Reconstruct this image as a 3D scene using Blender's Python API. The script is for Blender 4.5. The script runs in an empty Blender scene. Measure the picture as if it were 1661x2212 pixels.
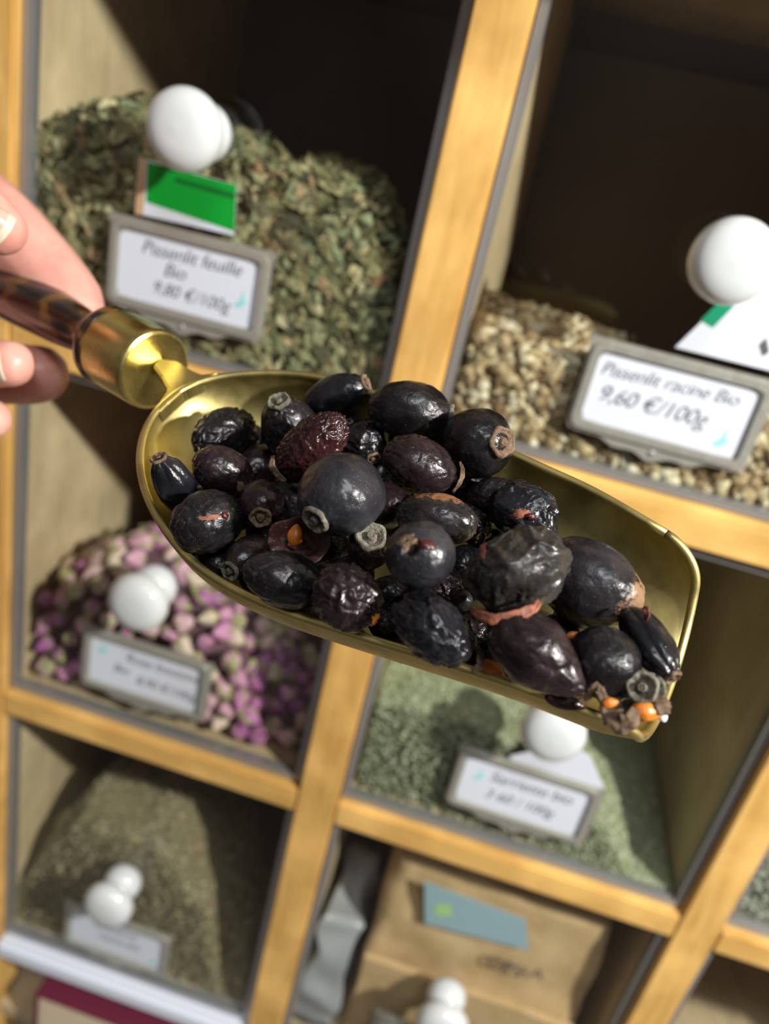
import bpy, bmesh, math, random
from mathutils.bvhtree import BVHTree
from mathutils import Vector, Matrix, noise, Quaternion
random.seed(7)
PI = math.pi
S = bpy.context.scene
COL = S.collection

# ------------------------------------------------------------------ camera, world, lights, exposure
RIGHT = Vector((0.95493, 0.27551, -0.11044))      # rows of the fitted rotation, rearranged below
RM = Matrix(((0.95493, 0.27551, -0.11044), (0.21131, -0.36970, 0.90480), (0.20846, -0.88736, -0.41126)))
RX, DN, FW = RM.col[0].copy(), RM.col[1].copy(), RM.col[2].copy()
CAM = Vector((0.04376, -0.35858, 0.13891))
F = 1734.96
cam = bpy.data.objects.new('camera', bpy.data.cameras.new('camera'))
COL.objects.link(cam)
cam.matrix_world = Matrix(((RX.x, -DN.x, -FW.x, CAM.x), (RX.y, -DN.y, -FW.y, CAM.y), (RX.z, -DN.z, -FW.z, CAM.z), (0, 0, 0, 1)))
cam.data.sensor_fit = 'HORIZONTAL'
cam.data.sensor_width = 36
cam.data.lens = F / 1661 * 36
cam.data.clip_start = 0.005
cam.data.dof.use_dof = True
cam.data.dof.focus_distance = 0.182
cam.data.dof.aperture_fstop = cam.data.lens / 3.0
S.camera = cam
S.view_settings.view_transform = 'Standard'
S.view_settings.look = 'None'
S.view_settings.exposure = 0.0
S.view_settings.gamma = 1
S.cycles.caustics_reflective = False
S.cycles.max_bounces = 7
S.cycles.diffuse_bounces = 3
S.cycles.glossy_bounces = 4
S.cycles.use_adaptive_sampling = True
S.cycles.adaptive_threshold = 0.02
S.cycles.caustics_refractive = False

def lamp(name, kind, loc, power, color, **kw):
    d = bpy.data.lights.new(name, kind)
    d.energy = power
    d.color = color
    for k, v in kw.items():
        setattr(d, k, v)
    o = bpy.data.objects.new(name, d)
    o.location = loc
    COL.objects.link(o)
    return o
lamp('shelf_spot_light', 'POINT', (0.70, -0.50, 0.49), 62, (1.0, 0.96, 0.90), shadow_soft_size=0.022)
lo = lamp('overhead_fill_light', 'AREA', (0.35, -1.2, 1.5), 12, (0.93, 0.96, 1.0), shape='RECTANGLE', size=0.5, size_y=0.3)  # added soft fill from overhead, not a known ceiling fixture
lo.rotation_euler = (Vector((0, 0, 0)) - lo.location).to_track_quat('-Z', 'Y').to_euler()

W = bpy.data.worlds.new('shop')
S.world = W
W.use_nodes = True
nt = W.node_tree
bg = nt.nodes['Background']
tc = nt.nodes.new('ShaderNodeTexCoord')
no = nt.nodes.new('ShaderNodeTexNoise'); no.inputs['Scale'].default_value = 3.2; no.inputs['Detail'].default_value = 4
cr = nt.nodes.new('ShaderNodeValToRGB')
cr.color_ramp.elements[0].position = 0.36; cr.color_ramp.elements[0].color = (0.13, 0.11, 0.10, 1)
cr.color_ramp.elements[1].position = 0.72; cr.color_ramp.elements[1].color = (0.55, 0.49, 0.45, 1)
nt.links.new(tc.outputs['Generated'], no.inputs['Vector'])
nt.links.new(no.outputs['Fac'], cr.inputs['Fac'])
nt.links.new(cr.outputs['Color'], bg.inputs['Color'])
bg.inputs['Strength'].default_value = 0.62
sx_ = nt.nodes.new('ShaderNodeSeparateXYZ'); nt.links.new(tc.outputs['Generated'], sx_.inputs[0])
mr_ = nt.nodes.new('ShaderNodeMapRange'); mr_.inputs['From Min'].default_value = -.35; mr_.inputs['From Max'].default_value = .25
mr_.inputs['To Min'].default_value = .22; nt.links.new(sx_.outputs['Z'], mr_.inputs['Value'])
mx_ = nt.nodes.new('ShaderNodeVectorMath'); mx_.operation = 'SCALE'
nt.links.new(cr.outputs['Color'], mx_.inputs[0]); nt.links.new(mr_.outputs[0], mx_.inputs['Scale']); nt.links.new(mx_.outputs[0], bg.inputs['Color'])

# ------------------------------------------------------------------ materials
class Mat:
    def __init__(s, name, color=(.8, .8, .8), rough=.5, metal=0, **kw):
        s.m = bpy.data.materials.new(name); s.m.use_nodes = True
        s.t = s.m.node_tree; s.b = s.t.nodes['Principled BSDF']
        s.b.inputs['Base Color'].default_value = (*color, 1)
        s.b.inputs['Roughness'].default_value = rough
        s.b.inputs['Metallic'].default_value = metal
        for k, v in kw.items():
            s.b.inputs[k.replace('_', ' ')].default_value = v
    def n(s, typ, **kw):
        x = s.t.nodes.new(typ)
        for k, v in kw.items():
            if k.startswith('i_'): x.inputs[k[2:].replace('_', ' ')].default_value = v
            else: setattr(x, k, v)
        return x
    def l(s, a, b): s.t.links.new(a, b)
    def obj(s, scale=(1, 1, 1), rot=(0, 0, 0)):
        c = s.n('ShaderNodeTexCoord'); m = s.n('ShaderNodeMapping')
        m.inputs['Scale'].default_value = scale; m.inputs['Rotation'].default_value = rot
        s.l(c.outputs['Object'], m.inputs['Vector']); return m.outputs['Vector']
    def noise(s, vec, scale, detail=4, rough=.55, dist=0):
        x = s.n('ShaderNodeTexNoise'); x.inputs['Scale'].default_value = scale
        x.inputs['Detail'].default_value = detail; x.inputs['Roughness'].default_value = rough
        x.inputs['Distortion'].default_value = dist
        s.l(vec, x.inputs['Vector']); return x.outputs['Fac']
    def ramp(s, fac, stops):
        r = s.n('ShaderNodeValToRGB'); e = r.color_ramp.elements
        while len(e) < len(stops): e.new(.5)
        for k, (p, c) in enumerate(stops):
            e[k].position = p; e[k].color = (*c, 1) if len(c) == 3 else c
        s.l(fac, r.inputs['Fac']); return r.outputs['Color']
    def mix(s, fac, a, b):
        x = s.n('ShaderNodeMix', data_type='RGBA')
        for v, i in ((a, 6), (b, 7)):
            if isinstance(v, tuple): x.inputs[i].default_value = (*v, 1)
            else: s.l(v, x.inputs[i])
        if isinstance(fac, (int, float)): x.inputs[0].default_value = fac
        else: s.l(fac, x.inputs[0])
        return x.outputs[2]
    def color(s, c): s.l(c, s.b.inputs['Base Color']); return s
    def rough(s, c): s.l(c, s.b.inputs['Roughness']); return s
    def bump(s, h, strength=.3, dist=.001):
        x = s.n('ShaderNodeBump'); x.inputs['Strength'].default_value = strength; x.inputs['Distance'].default_value = dist
        s.l(h, x.inputs['Height']); s.l(x.outputs['Normal'], s.b.inputs['Normal']); return s

def wood(name, dark, light, axis, rough=.42):
    m = Mat(name, light, rough)
    sc = [14, 14, 14]; sc[axis] = 1.6
    v = m.obj(tuple(sc))
    n1 = m.noise(v, 9, 6, .6, .6)
    v2 = m.obj()
    n2 = m.noise(v2, 22, 3, .5)
    c = m.ramp(n1, [(.3, dark), (.7, light)])
    c2 = m.mix(m.ramp(n2, [(.45, (0, 0, 0)), (.75, (1, 1, 1))]), c, tuple(min(1, x * 1.25) for x in light))
    m.color(c2)
    m.rough(m.ramp(m.noise(v2, 60, 3), [(.3, (.3,) * 3), (.7, (.55,) * 3)]))
    m.bump(n1, .25, .0006)
    return m.m
GOLD_D, GOLD_L = (.56, .31, .075), (.80, .50, .16)
M = {}
M['wood_v'] = wood('honey_wood_upright', GOLD_D, GOLD_L, 2)
M['wood_h'] = wood('honey_wood_rail', GOLD_D, GOLD_L, 0)
M['ply'] = wood('pale_plywood', (.54, .41, .24), (.68, .54, .34), 2, .6)
M['ply_floor'] = wood('drawer_floor_wood', (.46, .34, .20), (.60, .47, .30), 1, .6)
M['back'] = Mat('shade_toned_back_board', (.15, .118, .104), .7).m  # board colour darkened to stand in for the shade deep inside the drawers
M['steel'] = Mat('grey_metal_trim', (.38, .38, .385), .38, .6).m
m = Mat('nickel_label_metal', (.50, .50, .44), .36, .55); m.rough(m.ramp(m.noise(m.obj(), 300, 3), [(.3, (.28,) * 3), (.7, (.46,) * 3)])); M['nickel'] = m.m
M['porcelain'] = Mat('white_porcelain', (.67, .71, .715), .10, 0, Coat_Weight=.5).m
M['paper'] = Mat('white_paper', (.70, .745, .83), .65).m
M['ink'] = Mat('black_ink', (.09, .09, .10), .6).m
M['teal'] = Mat('teal_print', (.25, .75, .72), .6).m
M['green'] = Mat('green_print', (.0, .33, .03), .45).m
M['darkgreen'] = Mat('dark_green_print', (.0, .14, .02), .5).m
M['teal_green'] = Mat('sea_green_print', (.0, .28, .14), .5).m
M['tan_card'] = Mat('tan_card', (.55, .36, .2), .7).m
M['white_edge'] = Mat('white_shelf_edge', (.78, .84, .95), .35).m
M['blue_label'] = Mat('pale_blue_label', (.36, .52, .60), .5).m
M['lime'] = Mat('lime_print', (.45, .75, .30), .5).m
M['maroon'] = Mat('maroon_cloth', (.13, .012, .035), .6).m
M['pages'] = Mat('cream_pages', (.72, .60, .42), .8).m
m = Mat('kraft_paper', (.5, .33, .16), .75)
n_ = m.noise(m.obj(), 40, 5); m.color(m.ramp(n_, [(.3, (.50, .33, .16)), (.7, (.70, .49, .27))])); m.bump(n_, .5, .002); M['kraft'] = m.m
m = Mat('milky_plastic', (.75, .77, .82), .25, 0, Transmission_Weight=.5); M['plastic'] = m.m

# glass pane: clear with a plain surface reflection
m = Mat('drawer_glass'); t = m.t
out = t.nodes['Material Output']
tr = m.n('ShaderNodeBsdfTransparent'); tr.inputs['Color'].default_value = (.955, .97, .955, 1)
gl = m.n('ShaderNodeBsdfGlossy'); gl.inputs['Roughness'].default_value = .03
fr = m.n('ShaderNodeFresnel'); fr.inputs['IOR'].default_value = 1.5
ge = m.n('ShaderNodeNewGeometry')
mu = m.n('ShaderNodeMath', operation='SUBTRACT'); mu.inputs[0].default_value = 1
m.l(ge.outputs['Backfacing'], mu.inputs[1])
m2 = m.n('ShaderNodeMath', operation='MULTIPLY'); m.l(mu.outputs[0], m2.inputs[0]); m.l(fr.outputs[0], m2.inputs[1])
ms = m.n('ShaderNodeMixShader'); m.l(m2.outputs[0], ms.inputs[0]); m.l(tr.outputs[0], ms.inputs[1]); m.l(gl.outputs[0], ms.inputs[2])
m.l(ms.outputs[0], out.inputs['Surface']); M['glass'] = m.m

# brass
def brass(name, col, r0, r1):
    m = Mat(name, col, .25, 1)
    v = m.obj()
    n1 = m.noise(v, 90, 6, .65)
    m.rough(m.ramp(n1, [(.3, (r0,) * 3), (.7, (r1,) * 3)]))
    sp = m.noise(v, 900, 2, .5)
    m.color(m.mix(m.ramp(m.noise(v, 160, 5), [(.5, (0, 0, 0)), (.8, (1, 1, 1))]), col, tuple(c * .7 for c in col)))
    m.bump(m.mix(.25, n1, sp), .12, .0004)
    return m.m
M['brass'] = brass('worn_brass', (.60, .50, .20), .34, .52)
M['brass_shiny'] = brass('polished_brass', (.70, .59, .21), .20, .34)

# turned wood handle
m = Mat('dark_turned_wood', (.05, .02, .01), .2, 0, Coat_Weight=.6, Coat_Roughness=.1)
wv = m.n('ShaderNodeTexWave', wave_type='RINGS', rings_direction='Y'); wv.inputs['Scale'].default_value = 45; wv.inputs['Distortion'].default_value = 6
wv.inputs['Detail'].default_value = 3; wv.inputs['Detail Scale'].default_value = 2
m.l(m.obj((1, 1, .45)), wv.inputs['Vector'])
m.color(m.ramp(wv.outputs['Fac'], [(.0, (.012, .006, .004)), (.62, (.035, .015, .006)), (.9, (.13, .058, .014))]))
M['handle'] = m.m

# skin
m = Mat('skin', (.80, .47, .38), .42, 0, Subsurface_Weight=.25, Subsurface_Scale=.004)
m.b.inputs['Subsurface Radius'].default_value = (1, .35, .2)
v = m.obj()
m.color(m.ramp(m.noise(v, 60, 4), [(.3, (.66, .28, .23)), (.7, (.78, .44, .35))]))
m.bump(m.noise(v, 900, 3), .15, .0005)
M['skin'] = m.m
M['nail'] = Mat('fingernail', (.62, .42, .34), .25, 0, Coat_Weight=.4).m
M['nail_tip'] = Mat('fingernail_edge', (.68, .60, .46), .3).m

# berry skins
def skin_mat(name, base, dust, dust_amt, r0=.22, r1=.5, patch=None, pscale=120, paxis=None, bumpk=.35):
    m = Mat(name, base, .4, 0, Coat_Weight=.18, Coat_Roughness=.14, Specular_IOR_Level=.38)
    v = m.obj()
    fine = m.noise(v, 1500, 3, .7)
    mid = m.noise(v, 260, 5, .65)
    big = m.noise(v, 95, 4, .6)
    c = m.mix(m.ramp(big, [(.40, (0, 0, 0)), (.72, (1, 1, 1))]), base, tuple(x * 2.2 + .004 for x in base))
    lo = .80 - dust_amt
    c = m.mix(m.ramp(fine, [(lo - .02, (0, 0, 0)), (lo + .08, (.9, .9, .9))]), c, dust)
    c = m.mix(m.ramp(mid, [(.60, (0, 0, 0)), (.85, (.4, .4, .4))]), c, tuple(x * .5 for x in dust))
    if patch:
        sx = m.n('ShaderNodeSeparateXYZ'); m.l(v, sx.inputs[0])
        ax, lo_, hi_ = paxis
        mr = m.n('ShaderNodeMapRange'); mr.inputs['From Min'].default_value = lo_; mr.inputs['From Max'].default_value = hi_
        m.l(sx.outputs[ax], mr.inputs['Value'])
        ad = m.n('ShaderNodeMath', operation='ADD'); m.l(mr.outputs[0], ad.inputs[0]); m.l(m.noise(v, pscale * 4, 8, .8), ad.inputs[1])
        c = m.mix(m.ramp(ad.outputs[0], [(.92, (0, 0, 0)), (1.03, (.55, .55, .55)), (1.2, (1, 1, 1))]), c, patch)
    m.color(c)
    m.rough(m.ramp(mid, [(.3, (r0,) * 3), (.7, (r1 * .82,) * 3)]))
    m.bump(m.mix(.3, mid, fine), bumpk * 1.1, .0009)
    return m.m
TAN = (.23, .15, .085)
M['black'] = skin_mat('black_berry_skin', (.0035, .0030, .0040), (.12, .085, .075), .12)
M['dusty'] = skin_mat('dusty_black_berry_skin', (.0048, .0042, .0050), (.17, .125, .10), .15, .25, .5)
M['bloom'] = skin_mat('blue_grey_bloom_skin', (.0125, .0125, .0155), (.17, .13, .14), .13, .26, .46)
M['glossy'] = skin_mat('glossy_black_skin', (.006, .006, .0085), (.09, .085, .08), .06, .12, .32)
M['ashen'] = skin_mat('ashen_papery_skin', (.021, .019, .017), (.20, .165, .12), .15, .2, .42)
M['red'] = skin_mat('dark_red_skin', (.018, .0045, .0055), (.13, .06, .05), .09, .15, .34)
M['plum'] = skin_mat('plum_skin', (.0100, .0048, .0062), (.13, .095, .08), .13, .2, .44)
M['rust'] = skin_mat('rust_patched_skin', (.010, .008, .009), (.15, .11, .08), .10, .2, .45, (.22, .10, .045), 120, (1, .0005, .0085))
M['scab'] = skin_mat('tan_scabbed_skin', (.009, .008, .010), (.16, .13, .10), .13, .2, .45, (.26, .155, .085), 150, (0, .002, .016))
m = Mat('dried_calyx', TAN, .75); v = m.obj(); n1 = m.noise(v, 500, 5, .7)
m.color(m.ramp(n1, [(.3, (.045, .028, .017)), (.52, (.15, .09, .05)), (.78, (.30, .22, .14))])); m.bump(n1, .8, .0008); M['calyx'] = m.m
m = Mat('grey_green_calyx', TAN, .75); v = m.obj(); n1 = m.noise(v, 500, 5, .7)
m.color(m.ramp(n1, [(.3, (.045, .035, .024)), (.5, (.13, .115, .085)), (.75, (.28, .28, .21))])); m.bump(n1, .8, .0008); M['calyx_grey'] = m.m
m = Mat('torn_skin_edge', (.3, .1, .05), .6); n1 = m.noise(m.obj(), 400, 4)
m.color(m.ramp(n1, [(.3, (.09, .026, .016)), (.7, (.36, .12, .06))])); m.bump(n1, .7, .0008); M['torn'] = m.m
m = Mat('orange_seed', (.62, .20, .02), .4); n1 = m.noise(m.obj(), 300, 4); m.color(m.ramp(n1, [(.3, (.45, .11, .012)), (.7, (.75, .27, .03))])); M['seed'] = m.m
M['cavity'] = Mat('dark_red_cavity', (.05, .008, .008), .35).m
M['fuzz'] = Mat('pale_fuzz', (.75, .78, .78), .8).m

def island_mat(name, stops, rough=.75, base_scale=0):
    m = Mat(name, stops[0][1], rough)
    g = m.n('ShaderNodeNewGeometry')
    c = m.ramp(g.outputs['Random Per Island'], stops)
    v = m.obj()
    n1 = m.noise(v, 350, 4)
    c = m.mix(m.ramp(n1, [(.35, (.45, .45, .45)), (.6, (0, 0, 0))]), c, tuple(x * .35 for x in stops[0][1]))
    m.color(c); m.bump(n1, .5, .001)
    return m.m
M['leaf'] = island_mat('dried_leaf', [(0, (.045, .045, .022)), (.25, (.16, .155, .07)), (.5, (.33, .30, .14)), (.68, (.26, .31, .17)), (.82, (.56, .48, .26)), (.93, (.40, .23, .12)), (1, (.72, .65, .40))])
M['leaf_base'] = Mat('dried_leaf_mass', (.05, .05, .022), .9).m
M['root'] = island_mat('chopped_root', [(0, (.12, .06, .03)), (.2, (.30, .19, .09)), (.45, (.50, .37, .20)), (.7, (.70, .58, .36)), (1, (.85, .78, .60))])
M['root_base'] = Mat('root_mass', (.16, .09, .04), .9).m
M['savory'] = island_mat('crumbled_green_herb', [(0, (.24, .26, .15)), (.4, (.36, .39, .24)), (.75, (.46, .50, .34)), (1, (.62, .64, .47))])
M['savory_base'] = Mat('green_herb_mass', (.25, .27, .15), .9).m
M['brown'] = island_mat('brown_herb', [(0, (.12, .09, .055)), (.4, (.30, .25, .14)), (.75, (.45, .38, .23)), (1, (.66, .58, .38))])
M['brown_base'] = Mat('brown_herb_mass', (.22, .18, .10), .9).m
M['pale'] = island_mat('pale_grey_herb', [(0, (.22, .23, .19)), (.5, (.40, .43, .34)), (1, (.60, .61, .52))])
M['pale_base'] = Mat('pale_herb_mass', (.3, .32, .26), .9).m
M['petal'] = None
m = Mat('rose_petal', (.5, .1, .35), .6)
oi = m.n('ShaderNodeObjectInfo'); v = m.obj()
c1 = m.ramp(oi.outputs['Random'], [(0, (.26, .05, .26)), (.3, (.50, .14, .42)), (.6, (.72, .32, .55)), (.82, (.80, .52, .56)), (1, (.74, .62, .46))])
c1 = m.mix(m.ramp(m.noise(v, 220, 3), [(.4, (0, 0, 0)), (.8, (.5, .5, .5))]), c1, (.75, .55, .50)); m.color(c1); M['petal'] = m.m
M['sepal'] = Mat('rose_sepal', (.42, .42, .18), .7).m
M['bud_base'] = Mat('rosebud_mass', (.14, .07, .09), .9).m

# ------------------------------------------------------------------ helpers
def obj(name, bm, mat, parent=None, smooth=False, mw=None):
    me = bpy.data.meshes.new(name)
    if not isinstance(bm, bpy.types.Mesh):
        bm.to_mesh(me); bm.free()
    else:
        me = bm
    if mat: me.materials.append(mat)
    if smooth:
        for p in me.polygons: p.use_smooth = True
    o = bpy.data.objects.new(name, me)
    COL.objects.link(o)
    if mw is not None: o.matrix_world = mw
    if parent:
        o.parent = parent
        if mw is not None: o.matrix_parent_inverse = parent.matrix_world.inverted()
    return o
def tag(o, label=None, cat=None, group=None, kind=None):
    if label: o['label'] = label
    if cat: o['category'] = cat
    if group: o['group'] = group
    if kind: o['kind'] = kind
    return o
def empty(name, loc, label, cat, group=None):
    o = bpy.data.objects.new(name, None); o.empty_display_size = .01
    COL.objects.link(o); o.location = loc
    o.matrix_world = Matrix.Translation(loc)
    return tag(o, label, cat, group)
def box(bm, x0, x1, y0, y1, z0, z1, bev=0):
    r = bmesh.ops.create_cube(bm, size=1)
    vs = r['verts']
    for v in vs:
        v.co = Vector(((x0 + x1) / 2 + v.co.x * (x1 - x0), (y0 + y1) / 2 + v.co.y * (y1 - y0), (z0 + z1) / 2 + v.co.z * (z1 - z0)))
    if bev:
        es = list({e for v in vs for e in v.link_edges})
        bmesh.ops.bevel(bm, geom=es, offset=bev, segments=2, affect='EDGES')
    return bm
def B(x0, x1, y0, y1, z0, z1, bev=0): return box(bmesh.new(), x0, x1, y0, y1, z0, z1, bev)
def lathe(prof, seg=48, mw=None):
    """prof: list of (radius, z) -> surface about Z"""
    bm = bmesh.new(); rings = []
    for r, z in prof:
        if r < 1e-6: rings.append([bm.verts.new((0, 0, z))])
        else: rings.append([bm.verts.new((r * math.cos(2 * PI * k / seg), r * math.sin(2 * PI * k / seg), z)) for k in range(seg)])
    for a, b in zip(rings, rings[1:]):
        for k in range(seg):
            k2 = (k + 1) % seg
            if len(a) == 1: bm.faces.new((a[0], b[k], b[k2]))
            elif len(b) == 1: bm.faces.new((a[k2], a[k], b[0]))
            else: bm.faces.new((a[k], b[k], b[k2], a[k2]))
    bmesh.ops.recalc_face_normals(bm, faces=bm.faces)
    if mw: bmesh.ops.transform(bm, matrix=mw, verts=bm.verts)
    return bm
def tube(bm, pts, rad, seg=8):
    pts = [Vector(p) for p in pts]; rings = []
    rr = rad if isinstance(rad, (list, tuple)) else [rad] * len(pts)
    u = None
    for i, p in enumerate(pts):
        d = (pts[min(i + 1, len(pts) - 1)] - pts[max(i - 1, 0)]).normalized()
        if u is None: u = d.orthogonal().normalized()
        u = (u - d * u.dot(d)).normalized(); w = d.cross(u)
        rings.append([bm.verts.new(p + (u * math.cos(2 * PI * k / seg) + w * math.sin(2 * PI * k / seg)) * rr[i]) for k in range(seg)])
    for a, b in zip(rings, rings[1:]):
        for k in range(seg): bm.faces.new((a[k], a[(k + 1) % seg], b[(k + 1) % seg], b[k]))
    bm.faces.new(rings[0][::-1]); bm.faces.new(rings[-1])
    return bm
def frame_mat(x, y, z, loc):
    return Matrix(((x.x, y.x, z.x, loc.x), (x.y, y.y, z.y, loc.y), (x.z, y.z, z.z, loc.z), (0, 0, 0, 1)))
def ray(px, py):
    return RX * ((px - 830.5) / F) + DN * ((py - 1106) / F) + FW
def at(px, py, depth): return CAM + ray(px, py) * depth
def on_plane(px, py, P, N):
    d = ray(px, py); t = (P - CAM).dot(N) / d.dot(N); return CAM + d * t
def at_y(px, py, y): return on_plane(px, py, Vector((0, y, 0)), Vector((0, 1, 0)))

def text_mesh(s, size, shear=.25):
    cu = bpy.data.curves.new('t', 'FONT'); cu.body = s; cu.size = size; cu.shear = shear; cu.extrude = .00005; cu.offset = -.00009 if size < .013 else 0
    cu.space_character = .95; cu.resolution_u = 3
    o = bpy.data.objects.new('t', cu); COL.objects.link(o)
    dg = bpy.context.evaluated_depsgraph_get(); dg.update()
    me = bpy.data.meshes.new_from_object(o.evaluated_get(dg))
    bpy.data.objects.remove(o); me.materials.clear()
    return me

# ------------------------------------------------------------------ the cabinet
BW = .012
V = [(-.229, -.206), (-.012, .012), (.216, .2385), (.446, .469)]
H = [(.2385, .2585), (.001, .021), (-.2307, -.2136), (-.4554, -.4414)]
cab = empty('herb_cabinet', (0, .13, -.75), 'honey-coloured wooden cabinet frame holding a grid of glass-fronted drawers', 'cabinet')
YD = .27
tag(obj('wall_back', B(-1.6, 1.8, .285, .33, -1.25, 1.6), Mat('cream_plaster', (.55, .50, .43), .8).m), kind='structure')
tag(obj('floor', B(-1.6, 1.8, -1.9, .33, -1.30, -1.25), Mat('grey_floor', (.22, .20, .18), .6).m), kind='structure')
for i, (a, b) in enumerate(V):
    o = obj('stile', B(a, b, 0, .0245, -.75, .2585, .0012), M['wood_v'], cab, mw=Matrix())
    p = obj('divider_panel', B(a + .004, b - .004, .0247, YD, -.75, .2585), M['ply'], cab, mw=Matrix())
for j, (a, b) in enumerate(H):
    for i in range(3):
        x0, x1 = V[i][1], V[i + 1][0]
        if j == 3 and i == 0: continue
        obj('rail', B(x0 + .0002, x1 - .0002, .0002, .0245, a, b, .0012), M['wood_h'], cab, mw=Matrix())
        obj('shelf_board', B(x0 - .0035, x1 + .0035, .0247, YD, a + .003, b - .003), M['ply_floor'], cab, mw=Matrix())
obj('back_panel', B(-.229, .469, YD + .0005, YD + .008, -.75, .2585), M['back'], cab, mw=Matrix())
o = obj('shelf_edge', B(-.2058, -.0122, -.004, .02, -.4560, -.4420, .002), M['white_edge'], cab, mw=Matrix()); o['label'] = 'white painted shelf edge'
obj('shelf_board', B(-.2095, -.0085, .0205, YD, -.4555, -.4424), M['ply_floor'], cab, mw=Matrix())
obj('shelf_board', B(-.2095, -.0085, .002, YD, -.530, -.520), M['ply_floor'], cab, mw=Matrix())
obj('shelf_board', B(.0085, .2195, .002, YD, -.70, -.69), M['ply_floor'], cab, mw=Matrix())

obj('cornice', B(-.229, .469, -.060, -.0002, .2365, .2585, .002), M['wood_h'], cab, mw=Matrix())

# ------------------------------------------------------------------ drawers
knob_prof = [(.0105, 0), (.0122, .003), (.0126, .007), (.0112, .0115), (.0086, .0145), (.0086, .0160), (.0128, .0180), (.0158, .0210),
             (.0165, .0240), (.0158, .0275), (.0132, .0308), (.0080, .0330), (.0, .0338)]
def knob_mesh():
    pr = []
    for i in range(len(knob_prof) - 1):        # catmull-rom refine
        p0 = knob_prof[max(i - 1, 0)]; p1 = knob_prof[i]; p2 = knob_prof[i + 1]; p3 = knob_prof[min(i + 2, len(knob_prof) - 1)]
        for k in range(4):
            t = k / 4
            f = lambda a, b, c, d: .5 * (2 * b + (c - a) * t + (2 * a - 5 * b + 4 * c - d) * t * t + (-a + 3 * b - 3 * c + d) * t ** 3)
            pr.append((max(0, f(p0[0], p1[0], p2[0], p3[0])), f(p0[1], p1[1], p2[1], p3[1])))
    pr.append((0, knob_prof[-1][1]))
    return lathe([(0, 0)] + pr, 48, Matrix.Rotation(PI / 2, 4, 'X'))   # +Z -> -Y
def rrect(hw, hh, r, n=96, lobes=False):
    pts = []
    for k in range(n):
        a = 2 * PI * (k + .5) / n
        c, s = math.cos(a), math.sin(a)
        # ray / rounded rectangle
        m_ = min(hw / max(abs(c), 1e-6), hh / max(abs(s), 1e-6))
        x, y = c * m_, s * m_
        ix, iy = max(abs(x) - (hw - r), 0), max(abs(y) - (hh - r), 0)
        if ix > 0 and iy > 0:
            L = math.hypot(ix, iy)
            sx, sy = math.copysign(1, x), math.copysign(1, y)
            x = sx * (hw - r + ix / L * r); y = sy * (hh - r + iy / L * r)
        if lobes:
            if y < -hh + .0002 and abs(x) < hw * .62:
                u = abs(x) / (hw * .62)
                y -= .0048 * (1 - u) ** .7 + .0009 * math.cos(u * 9)
            if y > hh - r and abs(x) > hw - r * 1.2:
                x *= 1.04; y *= 1.05
        pts.append((x, y))
    return pts
def ring_prism(outer, inner, y0, y1):
    bm = bmesh.new(); n = len(outer)
    L = [[bm.verts.new((x, y, z)) for x, z in pts] for pts, y in ((outer, y0), (inner, y0), (inner, y1), (outer, y1))]
    for a in range(4):
        A, Bb = L[a], L[(a + 1) % 4]
        for k in range(n): bm.faces.new((A[k], A[(k + 1) % n], Bb[(k + 1) % n], Bb[k]))
    bmesh.ops.recalc_face_normals(bm, faces=bm.faces)
    return bm
def flat_prism(pts, y0, y1):
    bm = bmesh.new()
    a = [bm.verts.new((x, y0, z)) for x, z in pts]; b = [bm.verts.new((x, y1, z)) for x, z in pts]
    bm.faces.new(a); bm.faces.new(b[::-1]); n = len(pts)
    for k in range(n): bm.faces.new((a[k], b[k], b[(k + 1) % n], a[(k + 1) % n]))
    bmesh.ops.recalc_face_normals(bm, faces=bm.faces)
    return bm
KNOB = knob_mesh(); KNOBME = bpy.data.meshes.new('knob'); KNOB.to_mesh(KNOBME); KNOB.free()
KNOBME.materials.append(M['porcelain'])
for p in KNOBME.polygons: p.use_smooth = True
GY = .0075      # front face of the glass
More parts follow.
